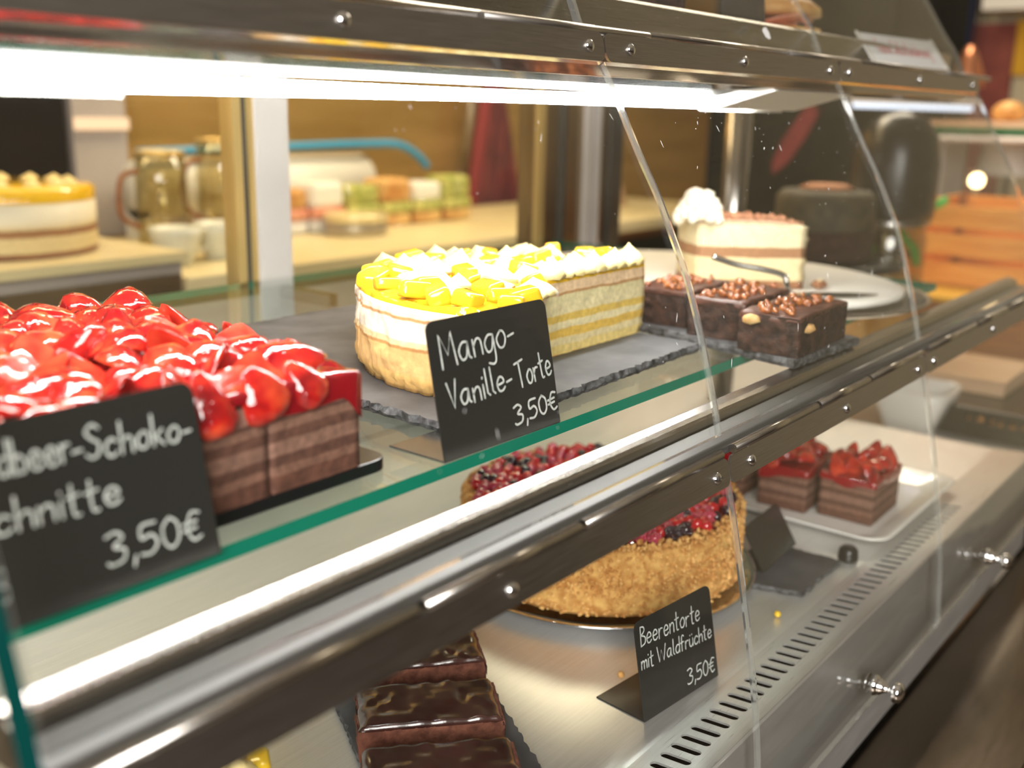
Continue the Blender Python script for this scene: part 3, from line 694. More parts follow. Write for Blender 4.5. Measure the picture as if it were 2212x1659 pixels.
def jitter_grid(x0, x1, y0, y1, nx, ny, rr, j=.3):
    out = []
    for b in range(ny):
        for a in range(nx):
            out.append((x0 + (x1 - x0) * (a + .5 + (.25 if b % 2 else -.25) + rr.uniform(-j, j)) / nx, y0 + (y1 - y0) * (b + .5 + rr.uniform(-j, j)) / ny))
    return out
# strawberry slab
sx0, sx1, sy0, sy1 = .1625, .3655, .3905, .638
st = thing('strawberry_chocolate_slab', 'large chocolate layer slab under glazed strawberries on a black board, front left', 'cake', ((sx0 + sx1) / 2, (sy0 + sy1) / 2, ZS + .0077))
hx, hy = (sx1 - sx0) / 2, (sy1 - sy0) / 2; HZ = .0475
mb = MB()
def rough_block(mb, x0, x1, y0, y1, z0, z1, d=.004, amp=.0009, seed=1, mi=0, top_mi=None, lean=0):
    """block with slightly ragged cut faces"""
    nx, ny, nz = max(2, int((x1 - x0) / d)), max(2, int((y1 - y0) / d)), max(2, int((z1 - z0) / d))
    def sh_(x, y, z, ax):
        w = amp * 2 * (vnoise(x * 300 + z * 410, y * 300 - z * 370, seed) + .6 * vnoise(z * 700, (x + y) * 90, seed + 3))
        return (x + (w if ax == 0 else 0), y + (w if ax == 1 else 0), z)
    for yy, fl in ((y0, 1), (y1, 0)):
        V = [sh_(x0 + (x1 - x0) * i / nx, yy, z0 + (z1 - z0) * k / nz, 1 if 0 < i < nx else 2) for k in range(nz + 1) for i in range(nx + 1)]
        mb.add(V, [(k * (nx + 1) + i, k * (nx + 1) + i + 1, (k + 1) * (nx + 1) + i + 1, (k + 1) * (nx + 1) + i) for k in range(nz) for i in range(nx)], mi, True)
    for xx, fl in ((x0, 1), (x1, 0)):
        V = [sh_(xx, y0 + (y1 - y0) * i / ny, z0 + (z1 - z0) * k / nz, 0 if 0 < i < ny else 2) for k in range(nz + 1) for i in range(ny + 1)]
        mb.add(V, [(k * (ny + 1) + i, k * (ny + 1) + i + 1, (k + 1) * (ny + 1) + i + 1, (k + 1) * (ny + 1) + i) for k in range(nz) for i in range(ny)], mi, True)
    for zz in (z0, z1):
        mb.add([(x0, y0, zz), (x1, y0, zz), (x1, y1, zz), (x0, y1, zz)], [(0, 1, 2, 3)], (top_mi if top_mi is not None and zz == z1 else mi))
    return mb
cutx = .3060 - (sx0 + sx1) / 2                          # the slab is already cut into portions
rough_block(mb, -hx, cutx - .0011, -hy, hy, 0, HZ, seed=2); rough_block(mb, cutx + .0011, hx, -hy, hy, 0, HZ, seed=3)
mb.build('layered_sponge', M['choc_layers'], st)
top_surface(-hx, hx, -hy, hy, HZ + .0058, .0030, 70, 80, 3, .0030, .030).build('red_jelly', M['jelly'], st)
rr = random.Random(12)
sp = jitter_grid(-hx + .006, hx - .004, -hy + .010, hy - .004, 8, 11, rr, .28)
berries_on(st, sp, HZ + .0060, rr, 1.25, .60)
for k in range(9):                                       # pieces that lean over the front and right rim
    o = link('strawberry_half', HB[k % 5], st)
    if k < 6: o.location = (-hx + .020 + k * .030 + rr.uniform(-.004, .004), -hy + .0035, HZ + .0035); o.rotation_euler = (rr.uniform(1.0, 1.35), rr.uniform(-.5, .5), rr.uniform(-.25, .25))
    else: o.location = (hx - .0035, -hy + .045 + (k - 6) * .055, HZ + .0035); o.rotation_euler = (rr.uniform(1.0, 1.3), rr.uniform(-.5, .5), PI / 2 + rr.uniform(-.25, .25))
    q = rr.uniform(.95, 1.15); o.scale = (q, q, q * .8)

# mango vanilla torte, a quarter taken out at the front right
tc_ = Vector((.632, .466)); TR = .143; TH = .058
tt = thing('mango_vanilla_torte', 'round mango and vanilla cream torte with yellow fruit top and a large wedge cut away', 'cake', (tc_.x, tc_.y, ZS + .0077))
def sector_pts(r, a0, a1, n): return [(r * math.cos(a0 + (a1 - a0) * k / n), r * math.sin(a0 + (a1 - a0) * k / n)) for k in range(n + 1)]
A0, A1 = 0.0, math.radians(214)
mb = MB(); nA, nZ = 300, 16
cuts = [A0 + (A1 - A0) * q for q in (.17, .34, .51, .68, .86)]
V = []
for k in range(nZ + 1):
    for i in range(nA + 1):
        a = A0 + (A1 - A0) * i / nA; z = TH * k / nZ
        r = TR + .0011 * vnoise(a * 40, z * 300, 5) * 2 + .0012 * vnoise(a * 11, z * 90, 6) * 2 + .0018 * math.sin(PI * min(1, z / TH * 1.0)) * .4 - (.0035 if z < .004 else 0)
        dmin = min(abs(a - c) for c in cuts)
        if dmin < .009: r -= .0034
        V.append((r * math.cos(a), r * math.sin(a), z))
mb.add(V, [(k * (nA + 1) + i, k * (nA + 1) + i + 1, (k + 1) * (nA + 1) + i + 1, (k + 1) * (nA + 1) + i) for k in range(nZ) for i in range(nA)], 0, True)
mb.add([(0, 0, TH)] + V[-(nA + 1):], [(0, i + 1, i + 2) for i in range(nA)], 0)
mb.add([(0, 0, 0)] + V[:nA + 1], [(0, i + 2, i + 1) for i in range(nA)], 0)
for idx in (0, nA):
    col = [V[k * (nA + 1) + idx] for k in range(nZ + 1)]; nn = 24
    VV = []
    for k in range(nZ + 1):
        e_ = Vector(col[k]); d_ = Vector((-e_.y, e_.x, 0)).normalized()
        for j in range(nn + 1):
            q = e_ * (j / nn); q.z = e_.z; w = (0 if j in (0, nn) else .0012 * vnoise(j * 1.7, k * 1.3, 9 + idx) * 2); VV.append(tuple(q + d_ * w))
    mb.add(VV, [(k * (nn + 1) + j, k * (nn + 1) + j + 1, (k + 1) * (nn + 1) + j + 1, (k + 1) * (nn + 1) + j) for k in range(nZ) for j in range(nn)], 1, True)
mb.build('cake_layers', [M['mango_layers'], M['mango_cut']], tt)
mb = MB(); nr = 20; V = []                               # mango glaze over the top
for j in range(nr + 1):
    for i in range(nA + 1):
        a = A0 + (A1 - A0) * i / nA; r = TR * .985 * j / nr; x, y = r * math.cos(a), r * math.sin(a)
        V.append((x, y, TH + .004 + .003 * vnoise(x * 90, y * 90, 21) * 2))
mb.add(V, [(j * (nA + 1) + i, j * (nA + 1) + i + 1, (j + 1) * (nA + 1) + i + 1, (j + 1) * (nA + 1) + i) for j in range(nr) for i in range(nA)], 0, True)
rim = V[-(nA + 1):]; rimd = [(p[0] * 1.006, p[1] * 1.006, TH - .002 - .006 * max(0, vnoise(i * .35, 3.3, 4) * 2)) for i, p in enumerate(rim)]
mb.add(rim + rimd, [(i, i + 1, nA + 1 + i + 1, nA + 1 + i) for i in range(nA)], 0, True)
for idx in (0, nA):
    ln = [V[j * (nA + 1) + idx] for j in range(nr + 1)]; mb.add(ln + [(p[0], p[1], TH - .0005) for p in ln], [(j, j + 1, nr + 2 + j, nr + 1 + j) for j in range(nr)], 0, True)
mb.build('mango_glaze', M['mango_glaze'], tt)
def inside(a, b): return (b > .008 and a > -.004) or (a <= -.004 and math.atan2(b, a) % (2 * PI) < A1 - .04)
def peak_mesh(seed):
    rr = random.Random(seed); mb = MB(); n = 14; prof = [(.0105, 0), (.0118, .003), (.0108, .0065), (.0080, .0105), (.0046, .0145), (.0018, .0180), (.0003, .0205)]
    V = []
    for q, (r, z) in enumerate(prof):
        for k in range(n):
            a = 2 * PI * k / n + z * 30; w = r * (1 + .13 * math.cos(7 * a)); V.append((w * math.cos(a) + z * .12, w * math.sin(a), z))
    mb.add(V, [(i * n + k, i * n + (k + 1) % n, (i + 1) * n + (k + 1) % n, (i + 1) * n + k) for i in range(len(prof) - 1) for k in range(n)], 0, True)
    mb.add(V[-n:], [tuple(range(n))], 0, True)
    o = mb.build('cream_peak', M['cream']); me = o.data; bpy.data.objects.remove(o); return me
PK = [peak_mesh(k) for k in range(3)]
def chunk_mesh(seed):
    rr = random.Random(seed); bm = bmesh.new(); bmesh.ops.create_cube(bm, size=1)
    for v in bm.verts: v.co = Vector((v.co.x * .020 * rr.uniform(.8, 1.2), v.co.y * .013 * rr.uniform(.8, 1.2), v.co.z * .011 * rr.uniform(.8, 1.2)))
    bmesh.ops.bevel(bm, geom=bm.edges[:], offset=.003, segments=3, affect='EDGES', profile=.5)
    for f in bm.faces: f.smooth = True
    me = bpy.data.meshes.new('mango_piece'); bm.to_mesh(me); bm.free(); me.materials.append(M['mango']); return me
CH = [chunk_mesh(k) for k in range(4)]
rr = random.Random(5); npk = nch = 0
for ring, cnt, off in ((.130, 30, 0), (.108, 24, .1), (.086, 19, .05), (.064, 14, .2), (.042, 9, .1), (.020, 5, .3)):
    for k in range(cnt):
        a = 2 * PI * (k + off) / cnt + rr.uniform(-.06, .06); r = ring + rr.uniform(-.004, .004); x, y = r * math.cos(a), r * math.sin(a)
        if not inside(x, y): continue
        front = (x < .02 and y < -.05) or (x < -.09)
        cream = rr.random() < (.18 if front else .52)
        if cream and npk < 60:
            o = link('cream_peak', rr.choice(PK), tt, (x, y, TH + .004), (rr.uniform(-.25, .25), rr.uniform(-.25, .25), rr.uniform(0, 6))); s_ = rr.uniform(.85, 1.15); o.scale = (s_ * 1.1, s_ * 1.1, s_ * rr.uniform(.5, .78)); npk += 1
        else:
            o = link('mango_piece', rr.choice(CH), tt, (x, y, TH + .0085), (rr.uniform(-.35, .35), rr.uniform(-.35, .35), rr.uniform(0, 6))); s_ = rr.uniform(.85, 1.2); o.scale = (s_, s_, s_); nch += 1
for k in range(9):                                       # piped peaks along the cut edge
    x = .012 + k * .0145; o = link('cream_peak', PK[k % 3], tt, (x, .006, TH + .003), (0, 0, k)); o.scale = (1.0, 1.0, (.85, .6, .78, .62)[k % 4])

# nut brownies on their slate
def brownie(label, cx, cy, rot, w, d, h, seed, walnuts=0):
    t = thing('nut_brownie', label, 'brownie', (cx, cy, ZS + .0078), rot, 'nut brownies on the slate'); rr = random.Random(seed)
    rough_block(MB(), -w / 2, w / 2, -d / 2, d / 2, 0, h, .003, .0016, seed).build('brownie_crumb', M['brownie'], t)
    top_surface(-w / 2 + .001, w / 2 - .001, -d / 2 + .001, d / 2 - .001, h + .0012, .0011, 30, 20, seed, .003, .004).build('chocolate_top', M['brownie_top'], t)
    v0, f0 = ico(1)
    for k in range(46):
        x, y = rr.uniform(-w / 2 + .006, w / 2 - .006), rr.uniform(-d / 2 + .006, d / 2 - .006)
        if k % 3 and abs(y) > d * .33: continue
        r = rr.uniform(.0025, .0052); V = v0 * r * np.array([1, rr.uniform(.6, 1.1), rr.uniform(.6, .9)]) * (1 + .22 * np.random.RandomState(k + seed).randn(len(v0), 1))
        MB().add(V, f0, 0, True).build('nut_piece', M['nut'], t, loc=(x, y, h + .003), rot=(rr.random(), rr.random(), rr.random() * 6))
    for k in range(walnuts):
        V = v0 * np.array([.0085, .0055, .0050]) * (1 + .2 * np.random.RandomState(k + 40).randn(len(v0), 1))
        MB().add(V, f0, 0, True).build('walnut', M['walnut'], t, loc=((-w / 2 - .001, -w / 2 + .016)[k], (d * .30, -d / 2 - .0005)[k], h - .005 - .004 * k), rot=(.3, .2, 1.2 * k + 1.5))
    return t
brownie('front brownie of the row with pale walnut halves in its side', .8235, .3475, .03, .106, .052, .031, 31, 2)
brownie('second brownie of the row, behind the one with walnut halves', .8450, .4085, .06, .102, .052, .032, 32)
brownie('rear brownie of the row, closest to the mango torte', .8560, .4740, .05, .088, .056, .031, 33)

# nougat cream cake wedge on a white board on a steel tray
MB().lathe([(0, 0), (.96, 0), (1.0, .0045), (1.0, .006), (.97, .0058), (.95, .002), (0, .002)], 56, Matrix.Translation((1.093, .57, ZS + .0002)) @ Matrix.Diagonal((.195, .248, 1, 1))).build('oval_tray', M['steel'])
tag(bpy.data.objects['oval_tray'], 'oval stainless tray under the white cake board', 'tray')
MB().lathe([(0, 0), (.99, 0), (1.0, .001), (1.0, .0045), (.985, .006), (0, .006)], 56, Matrix.Translation((1.088, .572, ZS + .0075)) @ Matrix.Diagonal((.183, .222, 1, 1))).build('cake_board', M['board_white'])
tag(bpy.data.objects['cake_board'], 'round white cake board holding the single cream cake wedge', 'cake board')
wz = ZS + .0140
we = thing('cream_cake_slice', 'tall pale cream cake wedge with brown middle layer and piped rosette', 'cake slice', (1.02, .52, wz))
pa, pb, pc_ = Vector((.988 - 1.02, .530 - .52)), Vector((1.058 - 1.02, .440 - .52)), Vector((1.046 - 1.02, .588 - .52))
mb = MB(); Hh = .072; loop = []
for a, b in ((pa, pb), (pb, pc_)):
    for k in range(14): loop.append(a.lerp(b, k / 14))
for k in range(10):
    q = pc_.lerp(pa, k / 10); mid = (pa + pc_) / 2; q = q + (mid - pb).normalized() * .006 * math.sin(PI * k / 10); loop.append(q)
m = len(loop); V = []
for k in range(17):
    for i, q in enumerate(loop):
        w = .0012 * vnoise(i * .9, k * .8, 3) * 2 if (i % 14) else 0
        tip = max(0, 1 - (q - pb).length / .028); w2 = .004 * tip * vnoise(k * .7, i * .5, 8)
        nn = q.normalized(); V.append((q.x + nn.x * (w + w2), q.y + nn.y * (w + w2), Hh * k / 16 - .006 * tip * (k / 16)))
mb.add(V, [(k * m + i, k * m + (i + 1) % m, (k + 1) * m + (i + 1) % m, (k + 1) * m + i) for k in range(16) for i in range(m)], 0, True)
mb.add(V[-m:], [tuple(range(m))], 0); mb.add(V[:m], [tuple(range(m - 1, -1, -1))], 0); mb.build('layered_cream', M['nougat_layers'], we)
pts = []; rr = random.Random(3)
for k in range(340):
    u, v = rr.random(), rr.random()
    if u + v > 1: u, v = 1 - u, 1 - v
    q = pa + (pb - pa) * u + (pc_ - pa) * v; tip = max(0, 1 - (q - pb).length / .028); pts.append((q.x, q.y, Hh + .001 - .006 * tip + rr.uniform(0, .003)))
o = scatter('chocolate_flakes', pts, [rr.uniform(.0012, .0026) for _ in pts], M['cocoa'], we, 1, .35); o['kind'] = 'stuff'
mb = MB(); V0, F0 = ico(2)
rc = pa * .80 + pc_ * .18 + pb * .02
rr = random.Random(21)
for k in range(46):
    a = k * 2.4; u = k / 46; r = .023 * math.sqrt(1 - u * .92); q = Vector((rc.x + r * math.cos(a) * .9, rc.y + r * math.sin(a), Hh - .002 + .027 * u))
    mb.add(V0 * rr.uniform(.0050, .0078) * (1 + .10 * np.random.RandomState(k).randn(len(V0), 1)) + np.array(q), F0, 0, True)
mb.build('cream_rosette', M['white_cream'], we, recalc=False)
cr = thing('cake_crumb', 'small crumb left on the white board beside the cream wedge', 'crumb', (1.078, .430, wz))
V = V0 * np.array([.010, .007, .006]) * (1 + .16 * np.random.RandomState(4).randn(len(V0), 1)); V[:, 2] = np.maximum(V[:, 2], -.004) + .004
MB().add(V, F0, 0, True).build('crumb_body', M['nougat_layers'], cr)
# cake server lying on the board with its handle rising over the wedge
cs = thing('cake_server', 'silver cake server lying on the white board, handle curving up before the wedge', 'cake server', (1.03, .40, wz))
O_ = Vector(cs.location)
MB().prism([(1.004 - O_.x, .424 - O_.y), (1.020 - O_.x, .396 - O_.y), (1.046 - O_.x, .376 - O_.y), (1.078 - O_.x, .366 - O_.y), (1.066 - O_.x, .388 - O_.y), (1.044 - O_.x, .416 - O_.y), (1.02 - O_.x, .436 - O_.y)], .0006, .0020, axis='Z').build('blade', M['steel'], cs, bevel=.0004)
hp = [(1.012, .428, wz + .0015), (.990, .421, wz + .004), (.968, .417, 1.2325), (.9592, .4155, 1.238), (.9575, .4195, 1.2475), (.945, .436, 1.253), (.9300, .4570, 1.2570), (.9155, .4750, 1.2640)]
MB().tube([tuple(Vector(q) - O_) for q in smoothline(hp, 6)], [.0016 + .0014 * min(1, k / 18) for k in range(len(smoothline(hp, 6)))], 10).build('handle', M['steel'], cs)

# ------------------------------------------------------------------ food on the lower deck
DZ = .9802
tray = thing('round_tray', 'round polished silver tray under the berry torte', 'tray', (.775, .500, DZ))
MB().lathe([(0, 0), (.120, 0), (.126, .001), (.140, .0075), (.1455, .0092), (.1460, .0100), (.1445, .0104), (.139, .0090), (.125, .0045), (0, .0040)], 72).build('tray_dish', M['chrome'], tray)
bt = thing('forest_berry_torte', 'round crumb-coated torte topped with mixed glazed red and black berries', 'cake', (.775, .500, DZ + .0108))
BR, BH = .130, .062
mb = MB(); n = 110; pr = [(0, 0), (BR - .003, 0), (BR, .004)] + [(BR + .0012 * math.sin(k), .004 + (BH - .010) * k / 9) for k in range(1, 10)] + [(BR - .004, BH - .001), (BR - .012, BH - .003), (0, BH - .003)]
mb.lathe(pr, n).build('crumb_crust', M['crumb_side'], bt)
rr = random.Random(8); pts = []; rad = []
for k in range(4200):
    a = rr.uniform(0, 2 * PI); z = BH * rr.random() ** .9; q = BR + rr.uniform(-.0006, .0016)
    pts.append((q * math.cos(a), q * math.sin(a), z + .001)); rad.append(rr.uniform(.0008, .0022))
for k in range(700):
    a = rr.uniform(0, 2 * PI); q = BR - .013 * rr.random() ** 1.6; pts.append((q * math.cos(a), q * math.sin(a), BH + rr.uniform(-.001, .003))); rad.append(rr.uniform(.0012, .0028))
o = scatter('crumb_coating', pts, rad, M['crumb'], bt, 1, .3, seed=3); o['kind'] = 'stuff'
mb = MB(); mb.lathe([(0, BH + .001), (BR * .9, BH), (BR * .93, BH - .003)], 72).build('berry_glaze', M['jelly'], bt)
v2, f2 = ico(2); BM = []
for k, (mm, r) in enumerate((('red_berry', .0048), ('pink_berry', .0062), ('dark_berry', .0066), ('red_berry', .0056))):
    mb = MB()
    if k in (1, 2):
        mb.add(v2 * r * .78, f2, 0, True); v1, f1 = ico(1)
        for p in v2[::2]: mb.add(v1 * r * .30 + p * r * .80, f1, 0, True)
    else: mb.add(v2 * r, f2, 0, True)
    o = mb.build('berry', M[mm], recalc=False); BM.append(o.data); bpy.data.objects.remove(o)
spots = []
k = 0
while len(spots) < 430 and k < 9000:
    k += 1; a = rr.uniform(0, 2 * PI); q = (BR - .010) * math.sqrt(rr.random()); p = (q * math.cos(a), q * math.sin(a))
    if all((p[0] - s_[0]) ** 2 + (p[1] - s_[1]) ** 2 > .0079 ** 2 for s_ in spots): spots.append(p)
ordr = sorted(spots, key=lambda p: (p[0] * .84 + p[1] * .54))       # the half towards the counter's front first
for i, p in enumerate(ordr[:100]):
    w = rr.random(); me = BM[2 if w < .26 else 1 if w < .52 else 0 if w < .8 else 3]; nm = 'blackberry' if me is BM[2] else 'raspberry' if me is BM[1] else 'redcurrant'
    link(nm, me, bt, (p[0], p[1], BH + .0035 + rr.uniform(0, .0025)), (rr.random() * 3, rr.random() * 3, 0))
pts = [(p[0], p[1], BH + .0035 + rr.uniform(0, .0025)) for p in ordr[100:]]
o = scatter('mixed_berries', pts, [rr.uniform(.0046, .0066) for _ in pts], [M['red_berry'], M['pink_berry'], M['dark_berry']], bt, 2, .06, [rr.choice((0, 0, 1, 2)) for _ in pts], seed=6); o['kind'] = 'stuff'

# glazed chocolate cake slices on slate
slab_board('slate_board', 'long grey slate board under the glazed chocolate slices', 'slate', [(.355, .345), (.470, .330), (.563, .478), (.648, .62), (.53, .62), (.448, .512)], DZ, DZ + .006, seed=9)
def choc_slice(label, cx, cy, rot, w, d, h, seed):
    t = thing('glazed_chocolate_slice', label, 'cake slice', (cx, cy, DZ + .0065), rot, 'glazed chocolate slices on the long slate')
    rough_block(MB(), -w / 2, w / 2, -d / 2, d / 2, 0, h, .003, .0014, seed).build('chocolate_sponge', M['choc_sponge'], t)
    mb = MB(); nx, ny = 40, 24; V = []
    for j in range(ny + 1):
        for i in range(nx + 1):
            x, y = -w / 2 + w * i / nx, -d / 2 + d * j / ny
            ex = max(0, abs(x) / (w / 2) - .86) / .14; z = h + .004 - .0085 * ex ** 2 * (1 if x > 0 else .45) + .0011 * vnoise(x * 130, y * 130, seed) * 2
            V.append((x * (1.015 if x > 0 else 1.0), y, z))
    mb.add(V, [(j * (nx + 1) + i, j * (nx + 1) + i + 1, (j + 1) * (nx + 1) + i + 1, (j + 1) * (nx + 1) + i) for j in range(ny) for i in range(nx)], 0, True)
    rim = [i for i in range(nx + 1)] + [j * (nx + 1) + nx for j in range(1, ny + 1)] + [ny * (nx + 1) + i for i in range(nx - 1, -1, -1)] + [j * (nx + 1) for j in range(ny - 1, 0, -1)]
    u = [V[k] for k in rim]; dn = [(p[0], p[1], min(p[2] - .0015, h - .0005) - (.006 if p[0] > w / 2 * .99 else 0)) for p in u]; m = len(u)
    mb.add(u + dn, [(k, (k + 1) % m, m + (k + 1) % m, m + k) for k in range(m)], 0, True)
    mb.build('chocolate_glaze', M['choc_glaze'], t); return t
choc_slice('nearest glazed chocolate slice on the slate, wrinkled shiny top', .412, .372, -.72, .096, .046, .022, 51)
choc_slice('middle glazed chocolate slice on the slate, brown cut end showing', .458, .426, -.72, .096, .048, .022, 52)
choc_slice('rear glazed chocolate slice on the slate, half under the rail', .506, .483, -.68, .096, .048, .022, 53)

# white plate with strawberry squares
pl = thing('rectangular_plate', 'long white rectangular china plate holding strawberry squares', 'plate', (1.095, .475, DZ))
mb = MB(); rings = []
for w, d, z in ((.19, .30, .0), (.20, .31, .0), (.245, .350, .013), (.252, .357, .0150), (.248, .353, .0160), (.236, .341, .0145), (.200, .308, .0048), (.19, .30, .0045)):
    rings.append([(a, b, z) for a, b in rounded(w, d, .022, 6)])
m = len(rings[0])
for A, B in zip(rings, rings[1:]): mb.add(A + B, [(k, (k + 1) % m, m + (k + 1) % m, m + k) for k in range(m)], 0, True)
mb.add(rings[0], [tuple(range(m - 1, -1, -1))]); mb.add(rings[-1], [tuple(range(m))]); mb.build('plate_body', M['china'], pl)
def straw_square(label, cx, cy, rot, w, d, seed):
    t = thing('strawberry_square', label, 'cake slice', (cx, cy, DZ + .0052), rot, 'strawberry squares on the white plate'); h = .044
    rough_block(MB(), -w / 2, w / 2, -d / 2, d / 2, 0, h, .004, .0010, seed).build('layered_sponge', M['choc_layers'], t)
    top_surface(-w / 2, w / 2, -d / 2, d / 2, h + .004, .0014, 24, 20, seed, .007, .010).build('red_jelly', M['jelly'], t)
    r_ = random.Random(seed); berries_on(t, jitter_grid(-w / 2 + .004, w / 2 - .004, -d / 2 + .004, d / 2 - .004, 4, 3, r_, .2), h + .009, r_, 1.05, .55)
straw_square('strawberry square at the front right corner of the white plate', 1.072, .361, .02, .084, .058, 61)
straw_square('strawberry square second from the front on the white plate', 1.058, .428, .05, .082, .054, 62)
straw_square('strawberry square behind the other two on the white plate', 1.060, .502, .03, .082, .056, 63)
# dark price card seen edge-on, with the dark slate strip beneath it
price_card('low plain black card leaning back on the lower deck between torte and white plate', (.850, .366, DZ + .0056), .06, .085, .045, None, .001, tilt=.55, foot=.03)
slab_board('slate_board', 'flat dark slate strip on the deck beside the vent grille', 'slate', [(.822, .372), (.836, .322), (.928, .322), (.925, .390), (.87, .410)], DZ, DZ + .005, seed=11)
cl = thing('plate_clip', 'small round black piece beside the white plate corner', 'clip', (.945, .322, DZ))
MB().lathe([(.009, 0), (.010, .002), (.009, .011), (.006, .014), (0, .0145)], 20).build('rubber_body', M['black'], cl)
# mango slice whose yellow top shows at the lower edge
mc = thing('mango_torte_slice', 'yellow mango topped slice at the bottom edge of the photo, under the rail', 'cake slice', (.300, .425, DZ), .3)
rough_block(MB(), -.030, .014, -.035, .030, 0, .056, .004, .001, 66).build('cake_layers', M['mango_layers'], mc)
top_surface(-.030, .014, -.035, .030, .058, .0014, 20, 20, 9, .003, .004).build('mango_glaze', M['mango_glaze'], mc)
rr = random.Random(77)
for k, (x, y) in enumerate(jitter_grid(-.029, .013, -.034, .028, 3, 4, rr, .15)):
    link('mango_piece' if k % 4 else 'cream_peak', CH[k % 4] if k % 4 else PK[k % 3], mc, (x, y, .064 if k % 4 else .060), (rr.uniform(-.3, .3), rr.uniform(-.3, .3), rr.uniform(0, 6)))
ob = thing('jelly_crumb', 'tiny orange crumb beside the vent grille', 'crumb', (.7860, .3225, DZ + .0005))
MB().add(v2 * .003 + np.array([0, 0, .003]), f2, 0, True).build('crumb_body', M['mango'], ob)
ob = thing('biscuit_crumb', 'tiny pale crumb on the bright steel deck behind the berry card', 'crumb', (.615, .372, DZ))
MB().add(v2 * .0028 + np.array([0, 0, .0028]), f2, 0, True).build('crumb_body', M['crumb'], ob)

# ------------------------------------------------------------------ upper deck
UZ = 1.4772
for k, (x0, x1, y0, y1, h, lab) in enumerate(((.735, .815, .465, .60, .05, 'dark chocolate cake block on the upper deck beside the black card'), (.20, .32, .47, .60, .05, 'chocolate cake block at the left end of the upper deck'))):
    t = thing('chocolate_cake_block', lab, 'cake', ((x0 + x1) / 2, (y0 + y1) / 2, UZ))
    rough_block(MB(), -(x1 - x0) / 2, (x1 - x0) / 2, -(y1 - y0) / 2, (y1 - y0) / 2, 0, h, .004, .0012, 70 + k).build('cake_body', M['brownie'], t)
    top_surface(-(x1 - x0) / 2, (x1 - x0) / 2, -(y1 - y0) / 2, (y1 - y0) / 2, h + .001, .001, 20, 20, 4, .003).build('cake_top', M['brownie_top'], t)
price_card('plain black price card standing on the upper deck', (.9080, .478, UZ), 0, .09, .07, None, .001, tilt=.1)
t = thing('salami_sandwich', 'reddish filled sandwich on the upper deck by the white sign', 'sandwich', (1.12, .52, UZ))
MB().lathe([(0, 0), (.052, 0), (.060, .006), (.058, .012), (0, .012)], 28, Matrix.Diagonal((1, .7, 1, 1))).build('bread_half', M['bread'], t)
rr = random.Random(2)
for k in range(6):
    MB().lathe([(0, 0), (.026, .001), (.028, .003), (0, .004)], 18, Matrix.Translation((-.04 + .016 * k, rr.uniform(-.01, .01), .013 + .002 * k)) @ Matrix.Rotation(rr.uniform(-.3, .3), 4, 'X')).build('salami_slice', M['meat'], t)
MB().lathe([(0, .045), (.04, .042), (.056, .034), (.058, .026), (0, .025)], 28, Matrix.Diagonal((1, .7, 1, 1))).build('bread_half', M['bread'], t)
# paper sign taped to the guard panel
sg = thing('paper_sign', 'white paper sign with red print taped inside the upper guard panel', 'sign', (1.243, .4225, 1.4705))
tl_ = math.atan2(.0225, .0305)
fr = MB(); fr.box(-.124, .124, -.021, .020, -.0003, .0003)
pp_ = fr.build('paper_sheet', M['paper'], sg, rot=(PI / 2 - tl_, -.02, 0))
tx = MB(); write(tx, 'Keine Selbstbedienung', -.085, -.004, .085, -.0055, .017, .0016, z=.0005, jit=.0); tx.build('red_lettering', M['red_print'], pp_, recalc=False)
for x in (-.124, .118): MB().box(x, x + .008, -.023, .022, .0004, .0007).build('tape_strip', M['tape'], pp_)
dr = thing('sticker_scrap', 'torn white sticker scrap on the guard panel before the black card', 'sticker', (.8660, .4135, 1.4660))
MB().prism([(-.005, -.004), (-.001, -.006), (.003, -.005), (.0055, .001), (.004, .006), (-.002, .005), (-.006, .002)], 0, .0003, axis='Z').build('scrap', M['paper'], dr, rot=(PI / 2 - .55, 0, 0))

# ------------------------------------------------------------------ back counter behind the case
bc = thing('back_counter', 'cream topped work counter behind the display case', 'counter', (1.8, 1.78, 0))
MB().box(-.80, 1.2, -.31, .225, 1.09, 1.12).build('worktop', M['counter'], bc, bevel=.003)
MB().box(-.78, 1.2, -.26, .22, 0, 1.09).build('cabinet', M['brown_wood'], bc)
for k in range(3): MB().box(-.76 + k * .64, -.16 + k * .64, -.275, -.26, .15, 1.06).build('door', M['black_matt'], bc)
su = thing('steel_unit', 'low steel kitchen unit with drawers behind the case on the left', 'kitchen unit', (.55, 1.80, 0))
MB().box(-.45, .44, -.33, .29, 0, 1.15).build('body', M['grey_wall'], su)
MB().box(-.46, .445, -.345, .29, 1.15, 1.165).build('top', M['counter'], su)
for k in range(3):
    d = MB().box(-.44, .43, -.342, -.33, .86 + k * .095, .94 + k * .095).build('drawer', M['steel'], su); MB().box(-.1, .1, -.352, -.342, .91 + k * .095, .92 + k * .095).build('handle', M['gold_edge'], d)
cd = thing('reflection_cake', 'blurred orange topped cream cake standing in for a reflection, far left', 'cake', (.80, 1.66, 1.1655))  # solid cake modelled where a reflection was assumed
MB().lathe([(0, 0), (.135, 0), (.137, .004), (.137, .055), (.137, .056), (0, .056)], 48).build('sponge_base', M['nougat_layers'], cd)
MB().lathe([(.1375, .050), (.138, .086), (0, .086)], 48, caps=False).build('white_cream', M['white_cream'], cd)
MB().lathe([(.1385, .082), (.139, .100), (.13, .106), (0, .107)], 48, caps=False).build('mango_top', M['mango_glaze'], cd)
for k in range(14): link('cream_peak', PK[k % 3], cd, (.10 * math.cos(k * .45 + 2), .10 * math.sin(k * .45 + 2), .104)).scale = (1.2, 1.2, .55)
